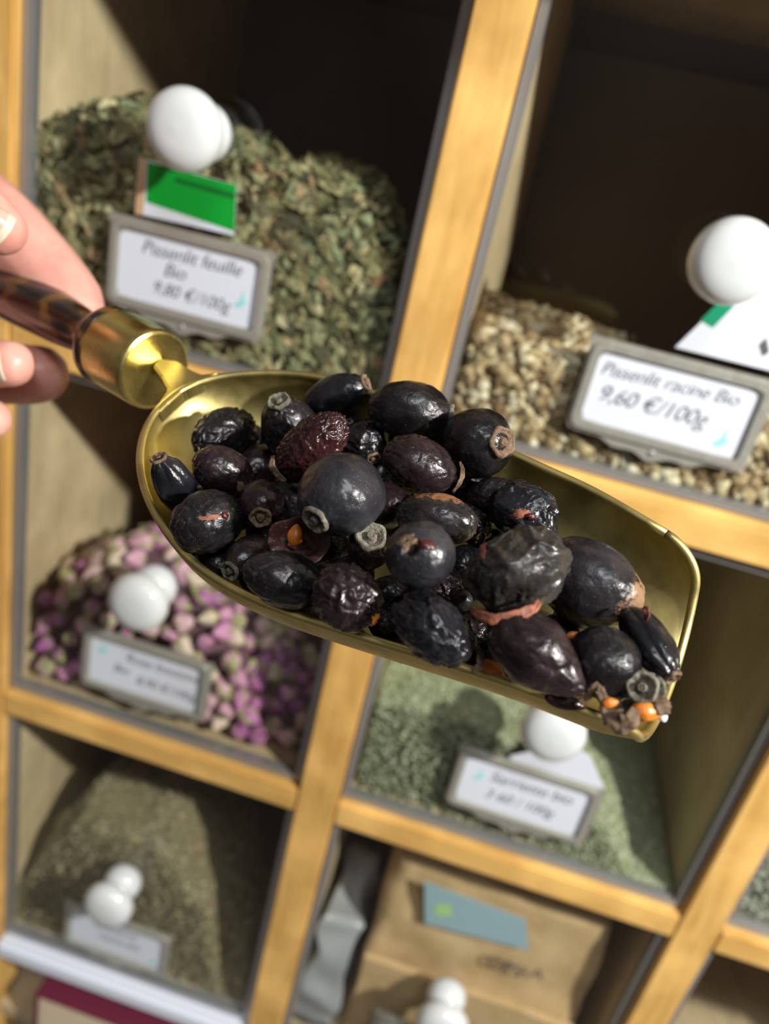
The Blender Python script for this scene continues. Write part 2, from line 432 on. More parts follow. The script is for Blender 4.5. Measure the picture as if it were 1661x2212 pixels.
def drawer(ci, rj, label, lines, teal=None, kx=0):
    x0, x1 = V[ci][1] + .0008, V[ci + 1][0] - .0008
    z0, z1 = (H[rj + 1][1] if not (rj == 2 and ci == 0) else -.4414) + .0008, H[rj][0] - .0008
    cx = (x0 + x1) / 2; cz = {0: .1253, 1: -.107, 2: -.3415}[rj]; lz = {0: .0610, 1: -.1715, 2: -.4065}[rj]
    r = empty('drawer', (cx, GY, z0), label, 'drawer', 'glass-fronted herb drawers')
    bm = bmesh.new()
    for bx in ((x0, x1, z0, z0 + .004), (x0, x1, z1 - .004, z1), (x0, x0 + .004, z0 + .004, z1 - .004), (x1 - .004, x1, z0 + .004, z1 - .004)):
        box(bm, bx[0], bx[1], .0055, .0125, bx[2], bx[3])
    obj('metal_frame', bm, M['steel'], r, mw=Matrix())
    obj('glass_pane', B(x0 + .0042, x1 - .0042, GY, .0100, z0 + .0042, z1 - .0042), M['glass'], r, mw=Matrix())
    yb = .250
    obj('side_panel', B(x0, x0 + .003, .0127, yb, z0, z1 - .006), M['ply'], r, mw=Matrix())
    obj('side_panel', B(x1 - .003, x1, .0127, yb, z0, z1 - .006), M['ply'], r, mw=Matrix())
    obj('drawer_bottom', B(x0 + .003, x1 - .003, .0127, yb, z0, z0 + .003), M['ply_floor'], r, mw=Matrix())
    obj('drawer_back', B(x0, x1, yb, yb + .004, z0, z1 - .02), M['back'], r, mw=Matrix())
    kn = bpy.data.objects.new('knob', KNOBME); COL.objects.link(kn); kn.parent = r
    kn.matrix_parent_inverse = r.matrix_world.inverted(); kn.location = ({0: -.1155, 1: .1105}.get(ci, cx), GY, cz)
    lx = {0: -.1180, 1: .1115}.get(ci, cx)
    T = Matrix.Translation((lx, GY, lz))
    h = obj('label_holder', ring_prism(rrect(.0405, .0215, .004, 120, True), rrect(.0352, .0160, .003, 120), -.0016, -.0001), M['nickel'], r, mw=T)
    obj('raised_rim', ring_prism(rrect(.0390, .0198, .0045, 120), rrect(.0358, .0166, .003, 120), -.0030, -.0016), M['nickel'], h, mw=T)
    obj('screw', lathe([(0, .0004), (.0012, .0003), (.0016, 0), (.0016, -.0005)], 16, Matrix.Translation((0, -.0018, -.0232)) @ Matrix.Rotation(PI / 2, 4, 'X')), M['steel'], h, mw=T)
    pp = obj('paper_label', flat_prism(rrect(.0351, .0159, .0028, 64), -.0011, -.0004), M['paper'], h, mw=T)
    for s, size, tx, tz in lines:
        rot = Matrix.Rotation(PI / 2, 4, 'X')
        obj('handwriting', text_mesh(s, size), M['ink'], h, mw=T @ Matrix.Translation((tx, -.0013, tz)) @ Matrix.Rotation(random.uniform(-.02, .02), 4, 'Y') @ rot)
    if teal:
        bm = bmesh.new(); tx, tz = teal
        for k in range(3): box(bm, tx - .0022 + k * .0012, tx + .001 + k * .0012, -.00135, -.00115, tz - .003 + k * .0012, tz - .0018 + k * .0012)
        box(bm, tx + .0008, tx + .0018, -.00135, -.00115, tz + .0006, tz + .004)
        obj('teal_mark', bm, M['teal'], h, mw=T)
    return (x0 + .003, x1 - .003, z0 + .003, z1)
cells = {}
cells['leaf'] = drawer(0, 0, 'glass-fronted drawer of green dried leaves, white knob above label reading Pissenlit feuille',
    [('Pissenlit feuille', .0092, -.024, .0068), ('Bio', .0090, -.012, -.0012), ('9,80 €/100g', .0086, -.017, -.0102)], (.0275, -.0035))
cells['root'] = drawer(1, 0, 'glass-fronted drawer of chopped pale root, label reading Pissenlit racine Bio',
    [('Pissenlit racine Bio', .0085, -.033, .0060), ('9,60 €/100g', .0105, -.031, -.0055)], (.026, -.009))
cells['bud'] = drawer(0, 1, 'glass-fronted drawer of purple rosebuds, white knob tilted over a narrow label',
    [('Rose boutons', .0088, -.013, .0050), ('Bio', .0080, -.020, -.0045), ('8,90 €/100g', .0082, -.005, -.0085)], (-.028, .0085))
cells['savory'] = drawer(1, 1, 'glass-fronted drawer of pale green crumbled herb, label reading Sarriette bio',
    [('Sarriette bio', .0098, -.020, .0035), ('3 60 / 100g', .0092, -.020, -.0085)], (-.0265, .0045))
cells['brown'] = drawer(0, 2, 'glass-fronted drawer of brown-green herb directly above the white shelf edge',
    [('Guimauve', .0085, -.018, .0060), ('racine bio', .0085, -.014, -.0045)], (.028, -.010))
cells['kraft'] = drawer(1, 2, 'glass-fronted drawer with a kraft paper bag inside, at the bottom of the picture',
    [])
cells['pale'] = drawer(2, 1, 'glass-fronted drawer at the right edge showing a pale grey-green herb corner',
    [])
cells['dark'] = drawer(2, 2, 'nearly empty dark glass-fronted drawer in the bottom right corner',
    [])

# ------------------------------------------------------------------ heaps in the drawers
def make_heap(cell, zs, name, lab, cat, base, mat, n, size, kind, slope=.45, ys=.055, flat=.35, bump=.004, thick=.12, yfront=.0185):
    x0, x1, z0, z1 = cells[cell]; x0 += .0008; x1 -= .0008; z0 += .0004
    def zz(x, y):
        xs = [p[0] for p in zs]
        if x <= xs[0]: v = zs[0][1]
        elif x >= xs[-1]: v = zs[-1][1]
        else:
            for (xa, za), (xb, zb) in zip(zs, zs[1:]):
                if xa <= x <= xb:
                    t = (x - xa) / (xb - xa); v = za + (zb - za) * (t * t * (3 - 2 * t) * .5 + t * .5); break
        v -= slope * (ys - y) if y < ys else flat * (y - ys)
        v += bump * noise.noise(Vector((x * 60, y * 60, 3.1)))
        return max(v, z0 + .0015)
    NX, NY = 60, 40; yb = .22
    bm = bmesh.new(); g = []
    for j in range(NY + 1):
        y = yfront + (yb - yfront) * (j / NY) ** 1.4
        g.append([bm.verts.new((x0 + (x1 - x0) * i / NX, y, zz(x0 + (x1 - x0) * i / NX, y))) for i in range(NX + 1)])
    for j in range(NY):
        for i in range(NX): bm.faces.new((g[j][i], g[j][i + 1], g[j + 1][i + 1], g[j + 1][i]))
    low = [bm.verts.new((v.co.x, v.co.y, z0)) for v in g[0]]; lowb = [bm.verts.new((v.co.x, v.co.y, z0)) for v in g[-1]]
    for i in range(NX):
        bm.faces.new((low[i], low[i + 1], g[0][i + 1], g[0][i])); bm.faces.new((lowb[i + 1], lowb[i], g[-1][i], g[-1][i + 1]))
    lv = [r_[0] for r_ in g]; rv = [r_[-1] for r_ in g]
    bm.faces.new([low[0]] + lv + [lowb[0]]); bm.faces.new(([low[-1]] + rv + [lowb[-1]])[::-1])
    bm.faces.new([low[0], lowb[0], lowb[-1], low[-1]])
    root = obj(name, bm, base, None, True)
    tag(root, lab, cat, None, 'stuff')
    if not n: return root, zz, (x0, x1, z0)
    bm = bmesh.new()
    rnd = random.Random(hash(cell) % 1000 if False else len(cell) * 31 + n)
    for _ in range(n):
        x = rnd.uniform(x0 + .003, x1 - .003)
        if rnd.random() < .55:
            y = yfront + rnd.random() ** 1.6 * .11; c = Vector((x, y, zz(x, y)))
            nr = Vector((rnd.gauss(0, .5), rnd.gauss(-.4, .5), 1))
        else:
            top = zz(x, yfront); c = Vector((x, .0128 + rnd.random() * .0052, z0 + (top - z0) * rnd.random())); nr = Vector((rnd.gauss(0, .5), -1, rnd.gauss(0, .5)))
        nr.normalize(); u = nr.orthogonal().normalized(); u.rotate(Quaternion(nr, rnd.uniform(0, 2 * PI))); w = nr.cross(u)
        s = size * (.45 + rnd.random() ** 1.5 * 1.1)
        if kind == 'leaf':
            a, b = s, s * rnd.uniform(.3, .7); cu = s * .3 * rnd.uniform(-1, 1)
            P = [c - u * a, c - u * a * .3 + w * b + nr * cu, c + u * a * .5 + w * b * .7 + nr * cu, c + u * a, c + u * a * .4 - w * b + nr * cu * .5, c - u * a * .4 - w * b * .8 - nr * cu * .3]
            P = [Vector((min(max(p.x, x0), x1), max(p.y, .0112), p.z)) for p in P]
            vs = [bm.verts.new(p) for p in P]; m0 = bm.verts.new((vs[0].co + vs[3].co) / 2 + nr * .0003 + nr * cu)
            m0.co.y = max(m0.co.y, .0112)
            for k in range(6): bm.faces.new((vs[k], vs[(k + 1) % 6], m0))
        else:
            dims = (s, s * rnd.uniform(.5, .9), s * rnd.uniform(.4, .8))
            vs = []
            for sx in (-1, 1):
                for sy in (-1, 1):
                    for sz in (-1, 1):
                        p = c + u * dims[0] * sx * rnd.uniform(.6, 1) + w * dims[1] * sy * rnd.uniform(.6, 1) + nr * dims[2] * sz * rnd.uniform(.6, 1)
                        p.x = min(max(p.x, x0), x1); p.y = max(p.y, .0112); vs.append(bm.verts.new(p))
            for f in ((0, 1, 3, 2), (4, 6, 7, 5), (0, 4, 5, 1), (2, 3, 7, 6), (0, 2, 6, 4), (1, 5, 7, 3)): bm.faces.new([vs[k] for k in f])
    o = obj('flakes', bm, mat, root, kind != 'leaf'); o['kind'] = 'stuff'
    return root, zz, (x0, x1, z0)
make_heap('leaf', [(-.206, .108), (-.19, .125), (-.165, .134), (-.12, .126), (-.09, .120), (-.06, .125), (-.045, .118), (-.030, .098), (-.020, .040), (-.012, .028)],
          'dried_leaves', 'heap of green and brown dried dandelion leaf flakes behind the upper left glass', 'herb', M['leaf_base'], M['leaf'], 9000, .0058, 'leaf', .25)
make_heap('root', [(.012, .080), (.06, .079), (.12, .070), (.216, .068)], 'chopped_roots', 'heap of beige chopped root chips behind the upper right glass', 'herb',
          M['root_base'], M['root'], 5200, .0033, 'chip', .3)
make_heap('savory', [(.012, -.135), (.07, -.130), (.12, -.142), (.16, -.170), (.215, -.232)], 'crumbled_herb', 'heap of fine pale green crumbled herb behind glass below the scoop', 'herb',
          M['savory_base'], M['savory'], 15000, .0011, 'chip', .35, bump=.003)
make_heap('brown', [(-.206, -.400), (-.19, -.360), (-.16, -.310), (-.10, -.306), (-.085, -.318), (-.064, -.345), (-.040, -.415), (-.025, -.436)], 'brown_herb',
          'rounded heap of brown-green herb behind the lowest left glass', 'herb', M['brown_base'], M['brown'], 14000, .0016, 'leaf', .45)
make_heap('pale', [(.23, -.160), (.30, -.150), (.44, -.170)], 'pale_herb', 'pale grey-green herb behind glass at the right picture edge', 'herb', M['pale_base'], M['pale'], 7000, .0016, 'chip', .3)
_, zb, (bx0, bx1, bz0) = make_heap('bud', [(-.206, -.170), (-.19, -.140), (-.151, -.112), (-.10, -.112), (-.073, -.142), (-.045, -.195), (-.025, -.212)],
    'rosebud_crumbs', 'dusty petal crumbs lying under the purple rosebuds in their drawer', 'herb', M['bud_base'], None, 0, .004, 'chip', .3, yfront=.027)
def bud_mesh():
    bm = bmesh.new()
    R = .0057
    for lay, (nn, rr, hh, tw) in enumerate([(3, .55, 1.02, 0), (4, .80, .95, .5), (5, 1.0, .78, 1.1)]):
        for k in range(nn):
            a0 = 2 * PI * k / nn + tw
            half = 2 * PI / nn * .72
            rows = []
            for j in range(7):
                t = j / 6
                ang = t * PI * .92
                r = R * rr * math.sin(min(ang, PI * .92)) * (1.0 if t < .6 else 1.02) + R * .04
                z = -R * 1.25 + R * 2.7 * hh * t
                rows.append([bm.verts.new((math.cos(a0 + half * q) * (r + .0004 * abs(q)), math.sin(a0 + half * q) * (r + .0004 * abs(q)), z - abs(q) ** 2 * R * .35 * t)) for q in (-1, -.5, 0, .5, 1)])
            for A, C in zip(rows, rows[1:]):
                for q in range(4): bm.faces.new((A[q], A[q + 1], C[q + 1], C[q]))
    return bm
def sepal_mesh():
    bm = lathe([(0, -.0088), (.0011, -.0086), (.0013, -.0076), (.0026, -.0067), (.0028, -.0058), (.0012, -.0053)], 10)
    for k in range(5):
        a = 2 * PI * k / 5
        c, s = math.cos(a), math.sin(a); p, q = -s, c
        rows = [(.0022, -.0064, .0013), (.0050, -.0034, .0015), (.0063, .0002, .0010), (.0060, .0034, .0001)]
        vs = [(bm.verts.new((c * r + p * w, s * r + q * w, z)), bm.verts.new((c * r - p * w, s * r - q * w, z))) for r, z, w in rows]
        for A, C in zip(vs, vs[1:]): bm.faces.new((A[0], A[1], C[1], C[0]))
    return bm
bud0 = obj('dried_rosebud', bud_mesh(), M['petal'], None, True)
sep0 = obj('sepals', sepal_mesh(), M['sepal'], bud0)
tag(bud0, 'small purple-pink dried rosebud among the pile behind the lower left glass', 'rosebud', 'dried rosebuds in the drawer')
rnd = random.Random(5); spots = []
for _ in range(14000):
    x = rnd.uniform(bx0 + .007, bx1 - .007)
    if rnd.random() < .62:
        y = .021 + rnd.random() * .10; z = zb(x, y) + .002
    else:
        y = .0195; z = bz0 + .006 + (max(zb(x, y), bz0 + .008) - bz0 - .004) * rnd.random()
        if z > zb(x, y) + .003: continue
    if zb(x, y) < bz0 + .004 and rnd.random() < .93: continue
    c = Vector((x, y, max(z, bz0 + .0085)))
    if all((c - s).length > .0112 for s in spots): spots.append(c)
spots.sort(key=lambda c: (c - Vector((-.10, .0, -.13))).length)
print('buds', len(spots))
spots = spots[:300]
for i, c in enumerate(spots):
    if i == 0: o = bud0
    else:
        o = bud0.copy(); COL.objects.link(o); s_ = sep0.copy(); COL.objects.link(s_); s_.parent = o
    o.location = c
    o.rotation_euler = (rnd.uniform(0, 2 * PI), rnd.uniform(0, 2 * PI), rnd.uniform(0, 2 * PI))
    k = rnd.uniform(.8, 1.12); o.scale = (k, k, k)

# ------------------------------------------------------------------ cards, kraft bag, book
def quad_card(pxs, y, th=.0004):
    pts = [at_y(px, py, y) for px, py in pxs]
    return flat_prism([(p.x, p.z) for p in pts], y - th, y)
o = tag(obj('printed_card', quad_card([(300, 340), (512, 400), (506, 508), (300, 462)], .0073), M['paper']),
        'green and white printed card tucked behind the Pissenlit feuille label', 'card')
c_ = obj('green_print', quad_card([(318, 349), (511, 400), (506, 500), (316, 436)], .0068, .0001), M['green'], o)
obj('print_line', quad_card([(380, 383), (508, 418), (507, 430), (378, 393)], .0066, .0001), M['darkgreen'], o)
obj('card_edge', quad_card([(300, 340), (317, 345), (309, 465), (292, 462)], .0067, .0001), M['tan_card'], o)
o = tag(obj('folded_card', quad_card([(1458, 750), (1545, 665), (1630, 600), (1760, 640), (1745, 830), (1661, 800)], .0073), M['paper']),
        'white folded card with a green corner beneath the right-hand porcelain knob', 'card')
obj('green_print', quad_card([(1513, 692), (1545, 660), (1600, 640), (1582, 665), (1540, 708)], .0068, .0001), M['teal_green'], o)
obj('print_line', quad_card([(1640, 745), (1655, 730), (1662, 760), (1648, 770)], .0067, .0001), M['ink'], o)
tag(obj('paper_slip', quad_card([(1100, 1632), (1150, 1622), (1215, 1600), (1275, 1632), (1306, 1705), (1200, 1690), (1128, 1665)], .0073), M['paper']),
    'crumpled white paper slip between the knob and the Sarriette label', 'paper')
# kraft bag: a creased paper sack standing close to the glass
def crease_box(x0, x1, y0, y1, z0, z1, amp, n=14, taper=0, seed=0):
    bm = bmesh.new(); bmesh.ops.create_cube(bm, size=1)
    bmesh.ops.subdivide_edges(bm, edges=bm.edges[:], cuts=n, use_grid_fill=True)
    for v in bm.verts:
        p = v.co.copy()
        k = 1 - taper * max(0, p.z + .1)
        q = Vector(((x0 + x1) / 2 + p.x * (x1 - x0) * k, (y0 + y1) / 2 + p.y * (y1 - y0) * k, (z0 + z1) / 2 + p.z * (z1 - z0)))
        q += Vector((1, 1, .5)) * 0 + Vector((noise.noise(q * 35 + Vector((seed, 0, 0))), noise.noise(q * 35 + Vector((seed, 9, 0))), noise.noise(q * 35 + Vector((seed, 0, 9))))) * amp
        v.co = q
    return bm
bag = obj('kraft_bag', crease_box(.052, .200, .024, .14, -.434, -.262, .005, taper=.12), M['kraft'], None, True)
tag(bag, 'brown kraft paper bag with a pale blue sticker inside the bottom drawer', 'bag')
fl = obj('folded_flap', crease_box(.054, .198, .0165, .022, -.428, -.352, .0012, 8, seed=4), M['kraft'], bag)
yb_ = .0205
st = obj('sticker', quad_card([(917, 1903), (1135, 1985), (1142, 2052), (918, 1994)], yb_, .0006), M['blue_label'], bag)
obj('lime_mark', quad_card([(940, 1952), (975, 1955), (975, 1980), (940, 1976)], yb_ - .0007, .0001), M['lime'], st)
pt = at_y(1046, 2072, yb_ + .0002)
for s, px_, py_, sz in (('CPS', 1044, 2085, .0155), ('A', 1140, 2110, .0145)):
    p = at_y(px_, py_, yb_); obj('marker_writing', text_mesh(s, sz, 0), M['ink'], bag, mw=Matrix.Translation(p) @ Matrix.Rotation(PI / 2, 4, 'X'))
tag(obj('plastic_bag', crease_box(.018, .046, .016, .10, -.434, -.338, .010, 14, .3, 3), M['plastic'], None, True),
    'crumpled milky plastic bag left of the kraft bag in the bottom drawer', 'bag')
# the book under the white shelf edge
tl = at_y(88, 2152, -.010)
bk = empty('book', (tl.x + .07, .06, -.520), 'maroon hardcover book with cream pages lying under the white shelf edge', 'book')
bx, bz = tl.x, tl.z
obj('cover', B(bx - .002, bx + .15, -.0115, .10, bz, bz + .0022, .0006), M['maroon'], bk, mw=Matrix())
obj('cover', B(bx - .002, bx + .15, -.0115, .10, -.5195, -.5173, .0006), M['maroon'], bk, mw=Matrix())
obj('spine', B(bx - .0042, bx - .002, -.0115, .10, -.5195, bz + .0022, .0006), M['maroon'], bk, mw=Matrix())
obj('page_block', B(bx - .0015, bx + .147, -.0095, .098, -.5170, bz - .0002), M['pages'], bk, mw=Matrix())

# ------------------------------------------------------------------ the brass scoop
DEPTH0 = .183
C0 = at(905, 1190, DEPTH0)
e = math.radians(23); tl_ = math.radians(33)
A = (RX * .91 + DN * .415).normalized() * math.cos(e) - FW * math.sin(e)
N0 = -FW * math.cos(tl_) + (RX * .415 - DN * .91).normalized() * math.sin(tl_)
N = (N0 - A * N0.dot(A)).normalized(); A.normalize(); Bv = N.cross(A)
SM = frame_mat(A, Bv, N, C0); SMI = SM.inverted()
rim_low = [(311, 928), (303, 960), (300, 990), (303, 1020), (315, 1070), (345, 1130), (390, 1190), (440, 1237), (520, 1283), (600, 1318), (689, 1347), (760, 1371), (829, 1391), (940, 1425), (1060, 1462), (1200, 1512), (1290, 1550), (1335, 1566), (1372, 1562)]
rim_up = [(311, 928), (325, 903), (345, 878), (375, 852), (400, 836), (430, 824), (480, 813), (560, 806), (640, 808), (700, 816), (780, 842), (850, 868), (950, 910), (1050, 955), (1150, 1002), (1280, 1060), (1400, 1130), (1470, 1172), (1512, 1200)]
def smooth_poly(L, k=5):
    out = []
    for i in range(len(L) - 1):
        p0, p1, p2, p3 = L[max(i - 1, 0)], L[i], L[i + 1], L[min(i + 2, len(L) - 1)]
        for q in range(k):
            t = q / k
            out.append(tuple(.5 * (2 * p1[c] + (p2[c] - p0[c]) * t + (2 * p0[c] - 5 * p1[c] + 4 * p2[c] - p3[c]) * t * t + (-p0[c] + 3 * p1[c] - 3 * p2[c] + p3[c]) * t ** 3) for c in (0, 1)))
    return out + [L[-1]]
rim_low = smooth_poly(rim_low); rim_up = smooth_poly(rim_up)
def to_loc(p): return SMI @ on_plane(p[0], p[1], C0, N)
RL = [to_loc(p) for p in rim_low]; RU = [to_loc(p) for p in rim_up]
loop = RU[::-1] + RL[1:]
den = [loop[0]]
for p, q in zip(loop, loop[1:]):                 # resample every 0.8 mm, then relax the wiggles out of the outline
    n_ = max(1, int((q - p).length / .0008))
    den += [p.lerp(q, k / n_) for k in range(1, n_ + 1)]
for _ in range(60):
    den = [den[0]] + [den[k] * .5 + (den[k - 1] + den[k + 1]) * .25 for k in range(1, len(den) - 1)] + [den[-1]]
km = min(range(len(den)), key=lambda k: den[k].x)
RU = [p.copy() for p in den[:km + 1][::-1]]; RL = [p.copy() for p in den[km:]]
smin = min(RL[0].x, RU[0].x); RL[0].x = RU[0].x = smin
def interp(L, s):
    if s >= L[-1].x:
        a, b = L[-12], L[-1]; return b.y + (s - b.x) * (b.y - a.y) / (b.x - a.x)
    for a, b in zip(L, L[1:]):
        if a.x <= s <= b.x or (b is L[-1]): 
            t = max(0, min(1, (s - a.x) / max(1e-9, b.x - a.x))); return a.y + (b.y - a.y) * t
def mono(L):
    o = [L[0]]
    for p in L[1:]:
        if p.x > o[-1].x + 1e-5: o.append(p)
    return o
RL, RU = mono(RL), mono(RU)
sL, sU = RL[-1].x, RU[-1].x
DD = .0212
def bowl_d(s):
    k = min(1, max(0, (s - smin) / .040))
    return DD * (1 - (1 - k) ** 2.2) ** .55 * (1 - .12 * max(0, (s - smin - .06) / .08))
def bowl_pt(s, ph):
    a, b = interp(RU, s), interp(RL, s)
    tcn, hw = (a + b) / 2, (a - b) / 2
    return Vector((s, tcn + hw * math.cos(ph), -bowl_d(s) * math.sin(ph) ** .85))
def bowl_floor(s, t):
    a, b = interp(RU, s), interp(RL, s); hw = max(1e-4, (a - b) / 2); k = (t - (a + b) / 2) / hw
    if abs(k) >= 1: return 0
    return -bowl_d(s) * math.sqrt(1 - k * k) ** .85
RC = .0085
def edge_s(ph, w):
    h = DD * .88 * math.sin(ph) ** .85
    base = sU * (1 - w) + sL * w
    r_ = RC if w < .5 else RC * .8
    return base + .004 * math.sin(ph) - (r_ - math.sqrt(max(0, r_ * r_ - max(0, r_ - h) ** 2)))
bm = bmesh.new(); NS, NP = 90, 110; g = []
for i in range(NS + 1):
    u = (i / NS); row = []
    for j in range(NP + 1):
        ph = PI * (.5 - .5 * math.cos(PI * j / NP))
        w = (1 - math.cos(ph)) / 2                     # 0 upper rim, 1 lower rim
        send = edge_s(ph, w)
        s = smin + (send - smin) * (u ** 2.0 if u < .999 else 1)
        row.append(bm.verts.new(bowl_pt(s, ph)))
    g.append(row)
for i in range(NS):
    for j in range(NP): bm.faces.new((g[i][j], g[i][j + 1], g[i + 1][j + 1], g[i + 1][j]))
bmesh.ops.remove_doubles(bm, verts=bm.verts, dist=1e-6)
bmesh.ops.recalc_face_normals(bm, faces=bm.faces)
base_pt = SM @ Vector(((smin + sL) / 2, 0, -DD))
scoop = empty('scoop', base_pt, 'brass scoop with a dark turned wooden handle, heaped with black dried berries', 'scoop')
bowl = obj('bowl', bm, M['brass'], scoop, True, mw=SM)
md = bowl.modifiers.new('thickness', 'SOLIDIFY'); md.thickness = .0011; md.offset = 0; md.use_even_offset = False
md = bowl.modifiers.new('soft_edge', 'BEVEL'); md.width = .0004; md.segments = 2; md.limit_method = 'ANGLE'; md.angle_limit = 1.0
# rim bead following the edge
bm = bmesh.new()
pts = [bowl_pt(smin + (sU - RC - smin) * (1 - k / 60) ** 2.2, 0) for k in range(61)] + [bowl_pt(smin + (sL - RC * .8 - smin) * (k / 60) ** 2.2, PI) for k in range(1, 61)]
fr_ = []
for k in range(1, 60):
    ph = PI * (.5 - .5 * math.cos(PI * k / 60)); fr_.append(bowl_pt(edge_s(ph, (1 - math.cos(ph)) / 2), ph))
pts = pts + fr_[::-1] + [pts[0]]
tube(bm, [p + Vector((0, 0, .0001)) for p in pts], [.00105] * len(pts), 10)
obj('rolled_rim', bm, M['brass'], scoop, True, mw=SM)
# tongue joining bowl and ferrule
tong = [(345, 779), (382, 784), (408, 800), (436, 813), (478, 808), (440, 828), (398, 848), (366, 876), (344, 897), (341, 884), (352, 862), (364, 845), (350, 818), (332, 795)]
bm = bmesh.new()
tp = [to_loc(p) for p in tong]
a_ = [bm.verts.new((p.x, p.y, .0010)) for p in tp]; b_ = [bm.verts.new((p.x, p.y, -.0034)) for p in tp]
# keep only the part outside the bowl: push inner points down to the bowl wall
bm.faces.new(a_); bm.faces.new(b_[::-1])
for k in range(len(tp)): bm.faces.new((a_[k], b_[k], b_[(k + 1) % len(tp)], a_[(k + 1) % len(tp)]))
bmesh.ops.recalc_face_normals(bm, faces=bm.faces)
bmesh.ops.bevel(bm, geom=bm.edges[:], offset=.0005, segments=3, affect='EDGES')
obj('tongue', bm, M['brass'], scoop, False, mw=SM)
# ferrule and handle, turned about one axis
FC = on_plane(332, 789, C0, N) - N * .002
b2 = .53; a2 = math.sqrt(1 - b2 * b2)
HA = (RX * .872 + DN * .49).normalized() * a2 - FW * b2      # towards the bowl
dF = (FC - CAM).dot(FW)
RF = 90 / F * dF
hx = HA.orthogonal().normalized(); hy = HA.cross(hx)
HM = frame_mat(hx, hy, HA, FC)
LF = RF * 1.72
fp = [(0, .0006), (RF * .5, .0004), (RF * .86, .0), (RF * .90, .0001), (RF * .96, -.0003), (RF * .99, -.0010), (RF * 1.0, -.0020), (RF * 1.0, -LF * .5), (RF, -LF), (RF * .9, -LF - .0002)]
fe = obj('ferrule', lathe(fp, 72), M['brass_shiny'], scoop, True, mw=HM)
md = fe.modifiers.new('crisp', 'EDGE_SPLIT'); md.split_angle = math.radians(24)
hp = [(0, -LF * .9), (RF * .93, -LF * .95), (RF * 1.01, -LF), (RF * 1.04, -LF - .0015), (RF * 1.0, -LF - .0035), (RF * .80, -LF - .0065), (RF * .60, -LF - .0095), (RF * .54, -LF - .0125), (RF * .55, -LF - .016),
      (RF * .62, -LF - .023), (RF * .70, -LF - .034), (RF * .78, -LF - .050), (RF * .82, -LF - .068), (RF * .78, -LF - .086), (RF * .62, -LF - .100), (RF * .35, -LF - .108), (0, -LF - .110)]
ref = []
for i in range(len(hp) - 1):
    p0 = hp[max(i - 1, 0)]; p1 = hp[i]; p2 = hp[i + 1]; p3 = hp[min(i + 2, len(hp) - 1)]
    for k in range(4):
        t = k / 4; f = lambda a, b, c, d: .5 * (2 * b + (c - a) * t + (2 * a - 5 * b + 4 * c - d) * t * t + (-a + 3 * b - 3 * c + d) * t ** 3)
        ref.append((max(0, f(p0[0], p1[0], p2[0], p3[0])), f(p0[1], p1[1], p2[1], p3[1])))
ref.append(hp[-1])
obj('handle', lathe(ref, 56), M['handle'], scoop, True, mw=HM)

# ------------------------------------------------------------------ the berries
def calyx_mesh(r, lobes=5, seed=0, nub=.0009):
    bm = bmesh.new(); seg = 30
    rr = random.Random(seed); ph = rr.uniform(0, 6)
    prof = [(0, r * .34), (.10, r * .36), (.15, r * .28), (.19, r * .38), (.27, r * .34), (.33, r * .08), (.42, -r * .04), (.55, r * .0), (.64, r * .14), (.70, r * .12), (.78, r * .26), (.88, r * .30), (1.0, r * .20), (1.03, r * .04), (.82, -r * .30), (.6, -r * .6)]
    rings = []
    for q, z in prof:
        if q == 0: rings.append([bm.verts.new((0, 0, z))]); continue
        row = []
        for k in range(seg):
            a = 2 * PI * k / seg
            lob = 1 + (.055 * max(0, q - .5) * 2) * math.cos(lobes * a + ph) + .05 * q * noise.noise(Vector((math.cos(a) * 2, math.sin(a) * 2, seed)))
            row.append(bm.verts.new((math.cos(a) * r * q * lob, math.sin(a) * r * q * lob, z + r * .14 * q * noise.noise(Vector((math.cos(a) * 3, math.sin(a) * 3, seed + 5))))))
        rings.append(row)
    for a, b in zip(rings, rings[1:]):
        for k in range(seg):
            k2 = (k + 1) % seg
            if len(a) == 1: bm.faces.new((a[0], b[k], b[k2]))
            else: bm.faces.new((a[k], b[k], b[k2], a[k2]))
    bm.faces.new(rings[-1][::-1])
    bmesh.ops.recalc_face_normals(bm, faces=bm.faces)
    return bm
